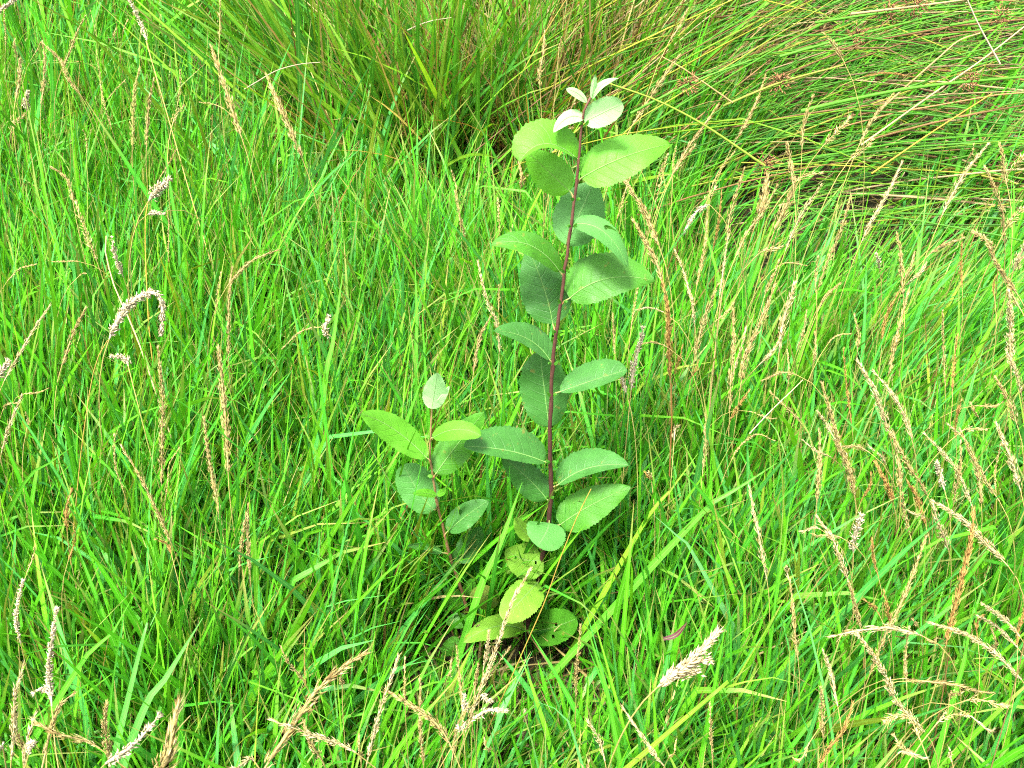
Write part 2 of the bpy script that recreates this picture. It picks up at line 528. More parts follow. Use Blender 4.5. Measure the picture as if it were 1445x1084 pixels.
# ------------------------------------------------------------------ sapling
def leaf_material(name, upper, vein, rough=0.5, transl=0.3, blot=0.12, spots=0.0, tmul=(1.35, 1.25, 0.5)):
    M = Mat(name)
    uv = M.new('ShaderNodeAttribute', attribute_name='leaf')
    s = M.new('ShaderNodeSeparateXYZ'); M.link(uv.outputs['Vector'], s.inputs[0])
    u, v, r = s.outputs                       # u along, v across -1..1
    av = M.math('ABSOLUTE', v)
    # side veins sweep forward from the midrib
    ph = M.math('MULTIPLY', M.math('SUBTRACT', u, M.math('MULTIPLY', M.math('POWER', av, 1.25), 0.20)), 8.5)
    fr = M.math('ABSOLUTE', M.math('SUBTRACT', M.math('FRACT', ph), 0.5))
    side = M.math('MULTIPLY', M.math('SUBTRACT', 0.07, fr), 14.0, clamp=True)
    side = M.math('MULTIPLY', side, M.math('SUBTRACT', 1.0, M.math('MULTIPLY', av, 0.8), clamp=True))
    mid = M.math('MULTIPLY', M.math('SUBTRACT', 0.05, av), 26.0, clamp=True)
    geo = M.new('ShaderNodeNewGeometry')
    vor = M.new('ShaderNodeTexVoronoi', feature='DISTANCE_TO_EDGE', _Scale=420.0)
    M.link(geo.outputs['Position'], vor.inputs['Vector'])
    net = M.math('MULTIPLY', M.math('SUBTRACT', 0.12, vor.outputs['Distance']), 4.0, clamp=True)
    nz = M.new('ShaderNodeTexNoise', _Scale=45.0, _Detail=4.0); M.link(geo.outputs['Position'], nz.inputs['Vector'])
    c = M.mix(1.0, upper, M.mix(nz.outputs['Fac'], tuple([1 - 2 * blot] * 3), tuple([1 + 2 * blot] * 3)), 'MULTIPLY')
    c = M.mix(M.math('MULTIPLY', net, 0.22), c, vein)
    c = M.mix(M.math('MULTIPLY', side, 0.34), c, vein)
    c = M.mix(M.math('MULTIPLY', mid, 0.7), c, vein)
    if spots:
        n3 = M.new('ShaderNodeTexNoise', _Scale=90.0, _Detail=2.0); M.link(geo.outputs['Position'], n3.inputs['Vector'])
        sp = M.math('MULTIPLY', M.math('SUBTRACT', n3.outputs['Fac'], 0.66), 12.0, clamp=True)
        c = M.mix(M.math('MULTIPLY', sp, spots), c, (0.16, 0.08, 0.02))
    h = M.math('ADD', M.math('MULTIPLY', side, -0.8), M.math('ADD', M.math('MULTIPLY', net, -0.35), M.math('MULTIPLY', mid, -0.6)))
    return M.leafy(c, rough, transl, tmul, bump=h, spec=0.22, bump_strength=0.55, bump_dist=0.0012)


LM = {
    'lime': leaf_material('leaf_lime', (0.062, 0.215, 0.011), (0.12, 0.27, 0.04), 0.5, 0.42),
    'green': leaf_material('leaf_green', (0.029, 0.118, 0.006), (0.065, 0.17, 0.03), 0.48, 0.3, 0.16, 0.35),
    'dark': leaf_material('leaf_dark', (0.022, 0.088, 0.012), (0.06, 0.145, 0.036), 0.45, 0.22, 0.16, 0.35, tmul=(1.1, 1.3, 0.6)),
    'grey': leaf_material('leaf_grey', (0.040, 0.140, 0.024), (0.09, 0.20, 0.06), 0.55, 0.25, tmul=(1.1, 1.2, 0.7)),
    'pale': leaf_material('leaf_pale', (0.165, 0.32, 0.115), (0.21, 0.35, 0.15), 0.7, 0.3, 0.06, tmul=(1.0, 1.05, 0.8)),
    'yellow': leaf_material('leaf_yellow', (0.090, 0.20, 0.016), (0.16, 0.25, 0.06), 0.5, 0.32, 0.15, 0.7),
    'brown': leaf_material('leaf_brown', (0.11, 0.16, 0.022), (0.2, 0.2, 0.07), 0.55, 0.3, 0.2, 1.0),
}


def stem_material(name, low, high):
    M = Mat(name)
    uv = M.new('ShaderNodeAttribute', attribute_name='leaf')
    s = M.new('ShaderNodeSeparateXYZ'); M.link(uv.outputs['Vector'], s.inputs[0])
    geo = M.new('ShaderNodeNewGeometry')
    nz = M.new('ShaderNodeTexNoise', _Scale=130.0, _Detail=4.0); M.link(geo.outputs['Position'], nz.inputs['Vector'])
    c = M.mix(s.outputs[0], low, high)
    c = M.mix(1.0, c, M.mix(nz.outputs['Fac'], (0.6, 0.6, 0.6), (1.4, 1.4, 1.4)), 'MULTIPLY')
    return M.leafy(c, 0.6, 0, None, bump=nz.outputs['Fac'], bump_strength=0.3, bump_dist=0.001, spec=0.15)


MAT_STEM = stem_material('stem_bark', (0.008, 0.0022, 0.0022), (0.070, 0.030, 0.020))
MAT_STEM2 = stem_material('shoot_bark', (0.055, 0.02, 0.012), (0.15, 0.10, 0.04))
MAT_PETIOLE = stem_material('petiole', (0.14, 0.06, 0.025), (0.095, 0.19, 0.045))


def stem_mesh(name, P, r0, r1, sides=9, nodes=()):
    n = 60
    path = smooth_path(P, n)
    f = np.linspace(0, 1, n)
    R = r0 + (r1 - r0) * f
    for q in nodes:                                   # slightly swollen nodes
        R = R * (1 + 0.22 * np.exp(-((f - q) / 0.008) ** 2))
    path[1:-1] += RNG.normal(0, 0.0004, (n - 2, 3))
    V, Q = tube_arrays(path, R, sides)
    A = np.zeros((len(V), 3)); A[:, 0] = np.repeat(f, sides)
    T = [[0 + 0, (j + 1) % sides, j] for j in range(1, sides - 1)]
    top = len(V); V = np.vstack([V, path[-1:] + norm(path[-1] - path[-2]) * R[-1]]); A = np.vstack([A, [[1, 0, 0]]])
    T = [[(n - 1) * sides + j, (n - 1) * sides + (j + 1) % sides, top] for j in range(sides)]
    return mesh_from(name, V, Q, T, {'leaf': A}), path


def leaf(parent, base, mid, tip, wa, wb, da, db, kind, attach=None, d0=0.0, dm=0.0, d1=0.0, plane=SAP_Y, wave=0.5, curl=0.0, holes=0, shape=(0.52, 0.70), name='leaf', rib=True):
    """base/mid/tip: traced points of the midrib; wa/wb: apparent half widths (upper, lower side); da/db: how far those edges lie back(+)
    or forward(-), as a share of leaf length; d0,dm,d1: depth of base, middle, tip in metres from the stem's plane"""
    P0 = on_plane(*base, plane + d0); Pm = on_plane(*mid, plane + dm); P1 = on_plane(*tip, plane + d1)
    px = depth_of(Pm) / F
    C = 2 * Pm - 0.5 * (P0 + P1)
    nu, nv = 61, 5
    u = np.linspace(0, 1, nu)[:, None]
    Mx = (1 - u) ** 2 * P0 + 2 * u * (1 - u) * C + u ** 2 * P1
    T = norm(np.gradient(Mx, axis=0))
    view = norm(Pm - CAM)
    S = norm(np.cross(T, view))
    if (S @ UP).mean() < 0: S = -S
    if abs((S @ UP).mean()) < 0.15 and (S @ RIGHT).mean() > 0: S = -S      # upright leaf: side a is the left one
    Lf = np.linalg.norm(np.diff(Mx, axis=0), axis=1).sum()
    a, b = shape
    uu = u[:, 0]
    prof = uu ** a * np.clip(1 - uu, 0, 1) ** b
    prof /= prof.max()
    prof = np.maximum(prof, 0.012)
    saw = (uu * 20) % 1.0
    rows, attr = [], []
    ph = random.uniform(0, 6)
    for k in range(-nv, nv + 1):
        v = k / nv
        w = (wa if v >= 0 else wb) * 1.10
        dd = da if v >= 0 else db
        av = abs(v)
        ser = 1 + (0.085 * (saw - 0.5) + 0.02 * np.sin(uu * 41 + ph)) * (av == 1)
        sgn = 1 if v >= 0 else -1
        lat = sgn * av * prof * w * px * ser
        dep = 1.25 * dd * Lf * av ** 1.3 * prof
        dep = dep + wave * 0.03 * Lf * av ** 2 * (np.sin(uu * 11 + ph + 2.2 * (v > 0)) + 0.5 * np.sin(uu * 23 + 2 * ph)) + curl * Lf * av ** 2 * uu ** 2
        # quilting between the side veins
        quilt = 0.0022 * Lf * np.sin((uu - 0.20 * av ** 1.25) * 8.5 * 2 * np.pi) * np.sin(np.pi * min(av, 1)) 
        rows.append(Mx + S * lat[:, None] + view * (dep + quilt)[:, None])
        attr.append(np.stack([uu, np.full(nu, v), np.full(nu, random.random())], 1))
    V = np.stack(rows, 1).reshape(-1, 3); A = np.stack(attr, 1).reshape(-1, 3)
    nc = 2 * nv + 1
    idx = (np.arange(nu - 1)[:, None] * nc + np.arange(nc - 1)[None, :])
    keep = np.ones(idx.shape, bool)
    for _ in range(holes):
        i = random.randint(8, nu - 10); j = random.randint(1, nc - 3)
        keep[i:i + random.randint(2, 4), j:j + 1] = False
    ii = idx[keep]
    Q = np.stack([ii, ii + 1, ii + nc + 1, ii + nc], 1)
    lf = link(name, mesh_from(name, V, Q, attrs={'leaf': A}), LM[kind], parent)
    # midrib standing proud of the blade towards the viewer's side and the leaf stalk
    if not rib:
        return lf
    rr = np.linspace(0.00055, 0.00012, nu) * (Lf / 0.1)
    keepn = slice(0, nu - 2)
    Vt, Qt = tube_arrays((Mx - view * 0.0002)[keepn], rr[keepn], 5)
    At = np.zeros((len(Vt), 3)); At[:, 0] = 1
    link('midrib', mesh_from('midrib', Vt, Qt, attrs={'leaf': At}), MAT_PETIOLE, lf)
    if attach is not None:
        PA = on_plane(*attach, plane)
        pth = bezier(PA, PA * 0.6 + P0 * 0.4 + np.array([0, 0, 0.003]), P0 - T[0] * 0.004, Mx[1], 8)
        Vp, Qp = tube_arrays(pth, np.linspace(0.0014, 0.0009, 8), 6)
        Ap = np.zeros((len(Vp), 3)); Ap[:, 0] = np.repeat(np.linspace(0, 0.8, 8), 6)
        link('petiole', mesh_from('petiole', Vp, Qp, attrs={'leaf': Ap}), MAT_PETIOLE, lf)
    return lf


sap = empty('willow_sapling', (float(on_plane(733, 940, SAP_Y)[0]), SAP_Y, 0.0))
tag(sap, 'young broad-leaved sapling with dark red stem rising from the grass, pale leaves at its top', 'sapling')


def part_root(o):
    """children are built in world space; undo the empty's offset"""
    for ch in o.children:
        ch.matrix_parent_inverse = o.matrix_basis.inverted()


main_px = [(728, 945), (737, 912), (748, 868), (760, 818), (767, 776), (775, 734), (778, 687), (776, 652), (776, 612), (778, 558), (780, 514), (785, 470), (792, 426), (796, 385), (800, 360), (806, 316), (812, 269), (816, 225), (821, 177), (826, 150), (833, 138)]
P = [on_plane(x, y, SAP_Y) for x, y in main_px]
P[0] = np.array([P[0][0], SAP_Y, -0.02])
me, main_path = stem_mesh('stem', P, 0.0047, 0.0013, nodes=(0.1, 0.2, 0.29, 0.35, 0.43, 0.5, 0.56, 0.63, 0.7, 0.77, 0.84, 0.9))
link('stem', me, MAT_STEM, sap)
side_px = [(690, 915), (672, 888), (661, 866), (650, 829), (635, 785), (626, 746), (615.5, 705), (611, 672), (606.6, 643), (608, 610), (609.5, 577)]
P = [on_plane(x, y, SAP_Y + 0.015) for x, y in side_px]
me, side_path = stem_mesh('stem', P, 0.0034, 0.0012, nodes=(0.22, 0.35, 0.5, 0.66, 0.8, 0.9))
link('stem', me, MAT_STEM2, sap)

A = SAP_Y
# (base, mid, tip, wa, wb, da, db, kind, attach, extras)
LEAVES = [
    ((828, 145), (815, 132), (799, 126), 5, 6, .05, -.05, 'pale', None, dict(shape=(.6, .6))),
    ((835, 138), (838, 121), (840, 105), 4, 4, .1, .1, 'pale', None, dict(curl=-.1)),
    ((836, 140), (848, 121), (873, 111), 5, 4, .1, -.1, 'pale', None, dict(curl=.1)),
    ((825, 172), (851, 159), (879, 146), 18, 17, -.06, -.10, 'pale', None, dict(d1=-.02, shape=(.42, .45))),
    ((824, 168), (802, 166), (781, 187), 9, 9, .1, -.12, 'pale', None, dict(d1=-.02)),
    ((814, 224), (770, 203), (733, 228), 32, 5, .16, -.10, 'lime', (817, 227), dict(d1=-.035, dm=-.02, shape=(.5, .42))),
    ((821, 251), (880, 222), (946, 203), 29, 28, .10, -.06, 'lime', (813, 264), dict(d1=.02, shape=(.42, .72))),
    ((804, 270), (775, 243), (743, 214), 24, 24, .02, .08, 'lime', (810, 283), dict(d1=.02, d0=.008, dm=.015)),
    ((800, 346), (819, 300), (838, 257), 33, 33, .05, .05, 'grey', (805, 322), dict(d0=.012, dm=.03, d1=.05)),
    ((808, 317), (852, 327), (886, 377), 14, 13, .10, -.14, 'grey', (807, 320), dict(d1=-.03, dm=-.02)),
    ((852, 319), (872, 340), (885, 376), 6, 3, -.02, -.02, 'green', None, dict(d0=-.018, dm=-.015, d1=-.029)),
    ((790, 384), (747, 346), (693, 346), 17, 13, .12, -.09, 'green', (796, 392), dict(d1=-.02, dm=-.015)),
    ((780, 457), (768, 408), (745, 350), 32, 32, .08, .06, 'dark', (783, 468), dict(d0=.01, dm=.025, d1=.045)),
    ((804, 421), (858, 393), (924, 397), 36, 26, .12, -.04, 'green', (793, 429), dict(d1=.005, shape=(.45, .78))),
    ((776, 508), (744, 478), (697, 467), 20, 9, .15, -.08, 'dark', (780, 514), dict(d1=-.015)),
    ((775, 603), (768, 548), (762, 496), 32, 31, .05, .05, 'dark', (776, 612), dict(d0=.012, dm=.025, d1=.035, shape=(.5, .55))),
    ((790, 553), (836, 537), (885, 522), 25, 10, .18, -.08, 'dark', (779, 559), dict(d1=-.01, shape=(.6, .5))),
    ((769, 652), (716, 636), (654, 630), 33, 11, .16, -.08, 'dark', (776, 655), dict(d1=-.03, dm=-.015, shape=(.5, .62))),
    ((772, 705), (746, 676), (708, 644), 19, 21, .06, .06, 'dark', (777, 709), dict(d0=.006, dm=.01, d1=.01)),
    ((788, 684), (832, 660), (887, 657), 26, 9, .16, -.08, 'dark', (777, 690), dict(d1=-.01)),
    ((790, 741), (834, 713), (890, 687), 25, 24, .05, -.05, 'green', (776, 742), dict(d1=.0, shape=(.42, .75))),
    ((775, 738), (770, 752), (758, 771), 27, 27, .10, .10, 'grey', (775, 734), dict(d0=-.008, dm=-.03, d1=-.055, shape=(.4, .42))),
    ((752, 762), (738, 748), (727, 730), 12, 10, .1, -.1, 'yellow', (765, 778), dict(d0=-.005, dm=-.01, d1=-.02, curl=.1)),
    ((766, 789), (742, 790), (713, 776), 24, 25, .05, .08, 'yellow', (768, 775), dict(d0=.0, dm=-.012, d1=-.02, holes=4)),
    ((759, 822), (737, 845), (709, 874), 22, 24, .05, -.05, 'yellow', (761, 815), dict(d0=-.015, dm=-.06, d1=-.10, shape=(.38, .45))),
    ((741, 890), (700, 884), (654, 907), 15, 16, .08, -.1, 'yellow', (744, 886), dict(d0=-.015, dm=-.07, d1=-.11, holes=1)),
    ((746, 892), (778, 886), (814, 873), 24, 22, .05, -.05, 'green', (744, 886), dict(d0=-.01, dm=-.04, d1=-.07, holes=6, shape=(.4, .45))),
    ((702, 854), (684, 842), (663, 838), 15, 16, .05, .05, 'brown', None, dict(d0=-.01, dm=-.03, d1=-.05, holes=2)),
    ((716, 810), (728, 800), (744, 806), 10, 9, .05, .05, 'yellow', None, dict(d0=.03, dm=.03, d1=.03)),
    # leaves of the lesser shoot on the left
    ((609, 577), (613, 553), (617, 526), 15, 16, .06, .03, 'pale', None, dict(d1=-.01)),
    ((613, 574), (621, 562), (634, 545), 4, 7, .05, .03, 'pale', None, dict(d0=.01, d1=.01)),
    ((602, 646), (556, 606), (509, 584), 18, 20, .06, -.04, 'lime', (607, 651), dict(d1=-.02)),
    ((611, 618), (645, 606), (679, 615), 12, 14, .1, -.1, 'lime', (608, 620), dict(d0=-.003, dm=-.025, d1=-.04, shape=(.45, .5))),
    ((615, 669), (645, 628), (683, 582), 22, 22, .05, .02, 'green', (612, 674), dict(d0=.01, dm=.025, d1=.03)),
    ((613, 720), (588, 690), (570, 655), 27, 23, .05, .06, 'grey', (618, 716), dict(d0=.01, dm=.02, d1=.03, shape=(.45, .45))),
    ((616, 700), (600, 696), (582, 697), 6, 5, .1, -.1, 'lime', (615, 703), dict(d0=-.005, d1=-.03, dm=-.015)),
    ((617, 699), (624, 695), (629, 689), 5, 4, .1, -.1, 'lime', None, dict(d0=-.005, d1=-.02, dm=-.012)),
    ((632, 750), (658, 728), (689, 707), 17, 15, .05, -.04, 'dark', (627, 757), dict(d1=.0)),
    ((650, 795), (662, 770), (683, 743), 15, 15, .05, .05, 'dark', (640, 795), dict(d0=.02, dm=.03, d1=.03)),
    ((624, 780), (602, 772), (575, 770), 5, 7, .15, -.1, 'dark', (632, 782), dict(d1=-.01)),
    ((640, 806), (643, 790), (640, 778), 6, 6, .05, .05, 'dark', None, dict(d0=.02, dm=.02, d1=.02)),
]
for base, mid, tip, wa, wb, da, db, kind, att, ex in LEAVES:
    leaf(sap, base, mid, tip, wa, wb, da, db, kind, att, **ex)
# little ear-like stipules at the nodes
for (x, y) in [(778, 654), (776, 704), (779, 559), (780, 515), (786, 470), (794, 428), (799, 385), (807, 321), (812, 283), (816, 226), (824, 176)]:
    for sx in (-1, 1):
        leaf(sap, (x + sx * 2, y), (x + sx * 4.5, y - 2), (x + sx * random.uniform(6, 9), y - 3 + random.uniform(-4, 3)), 2.2, 2, .1, -.1, 'green', None, d0=-.005, dm=-.008, d1=-.01, name='stipule', rib=False)
for (x, y) in [(608, 618), (607, 651), (612, 674)]:
    leaf(sap, (x - 2, y), (x - 5, y - 2), (x - 9, y - 2), 2.5, 2.5, .1, -.1, 'lime', None, plane=SAP_Y + .01, name='stipule', rib=False)
part_root(sap)

# broad-leaved weeds low at the sapling's foot
def weed(label, leaves, foot):
    pf = on_height(*foot, 0.0)
    w = empty('broadleaf_weed', (float(pf[0]), float(pf[1]), 0.0))
    tag(w, label, 'weed', 'broad-leaved weeds at the foot of the sapling')
    for (b, m, t, wa, wb, kind, pl) in leaves:
        leaf(w, b, m, t, wa, wb, .06, .04, kind, None, plane=pl, shape=(.42, .5), holes=1)
        top = on_plane(*b, pl); pth = bezier(pf, pf + np.array([0, 0, .04]), top - np.array([0, 0, .03]), top, 8)
        Vp, Qp = tube_arrays(pth, np.linspace(0.0013, 0.0008, 8), 5)
        link('stalk', mesh_from('stalk', Vp, Qp, attrs={'leaf': np.full((len(Vp), 3), 0.8)}), MAT_PETIOLE, w)
    part_root(w)


weed('dull green round-leaved weed left of the sapling foot under the lesser shoot',
     [((648, 862), (640, 845), (634, 829), 12, 12, 'green', 1.08), ((655, 840), (662, 828), (668, 818), 7, 8, 'green', 1.09), ((660, 880), (646, 876), (630, 880), 10, 10, 'green', 1.05), ((650, 905), (638, 912), (624, 922), 11, 12, 'green', 1.03)], (655, 925))
weed('dull green round-leaved weed under the lowest sapling leaves, beside the wooden stub',
     [((724, 980), (712, 966), (694, 960), 12, 12, 'green', 1.0), ((745, 975), (760, 962), (778, 956), 12, 12, 'green', 1.02)], (738, 1000))

# grey weathered stub of wood in the grass by the sapling's foot
M = Mat('weathered_wood')
geo = M.new('ShaderNodeNewGeometry')
mp = M.new('ShaderNodeMapping'); mp.inputs['Scale'].default_value = (260, 260, 25); M.link(geo.outputs['Position'], mp.inputs['Vector'])
nz = M.new('ShaderNodeTexNoise', _Scale=1.0, _Detail=5.0); M.link(mp.outputs[0], nz.inputs['Vector'])
MAT_WOOD = M.leafy(M.mix(nz.outputs['Fac'], (0.10, 0.075, 0.045), (0.33, 0.26, 0.16)), 0.85, 0, None, bump=nz.outputs['Fac'], bump_strength=0.7, bump_dist=0.002)
p1 = on_plane(741, 1000, 0.90); p0 = on_plane(731, 1052, 0.88); p0[2] = min(p0[2], 0.0)
pth = smooth_path([p0, (p0 * 0.5 + p1 * 0.5) + np.array([.002, 0, 0]), p1], 14)
R = np.interp(np.linspace(0, 1, 14), [0, 0.85, 0.95, 1], [0.0085, 0.0078, 0.0066, 0.003]) * (1 + RNG.normal(0, .03, 14))
Vp, Qp = tube_arrays(pth, R, 12)
Vp = Vp + RNG.normal(0, 0.0004, Vp.shape)
cap = [[13 * 12 + j, 13 * 12 + (j + 1) % 12, len(Vp)] for j in range(12)]
Vp = np.vstack([Vp, pth[-1:] + np.array([[0, 0, .001]])])
tag(link('wood_stub', mesh_from('wood_stub', Vp, Qp, cap), MAT_WOOD), 'short grey weathered stub of wood low in the grass below the sapling', 'stub')


# ------------------------------------------------------------------ seed stalks, traced from the photograph
def T_(x0, y0, s):
    return lambda *pts: [(x0 + x / s, y0 + y / s) for x, y in pts]


tA, tB, tC, tD = T_(0, 0, 4.014), T_(360, 0, 4.014), T_(720, 0, 4.014), T_(1080, 0, 4.014)
tE, tF, tP, tQ = T_(0, 270, 4.014), T_(360, 270, 4.014), T_(0, 540, 4.014), T_(0, 814, 4.014)
tM, tL = T_(720, 814, 4.014), T_(1085, 814, 4.014)
tG, tI, tH, tJ = T_(860, 200, 4.817), T_(1145, 200, 4.817), T_(860, 400, 4.817), T_(1145, 400, 4.817)
tN, tK, tR = T_(860, 600, 4.817), T_(1145, 600, 4.817), T_(380, 800, 3.6125)

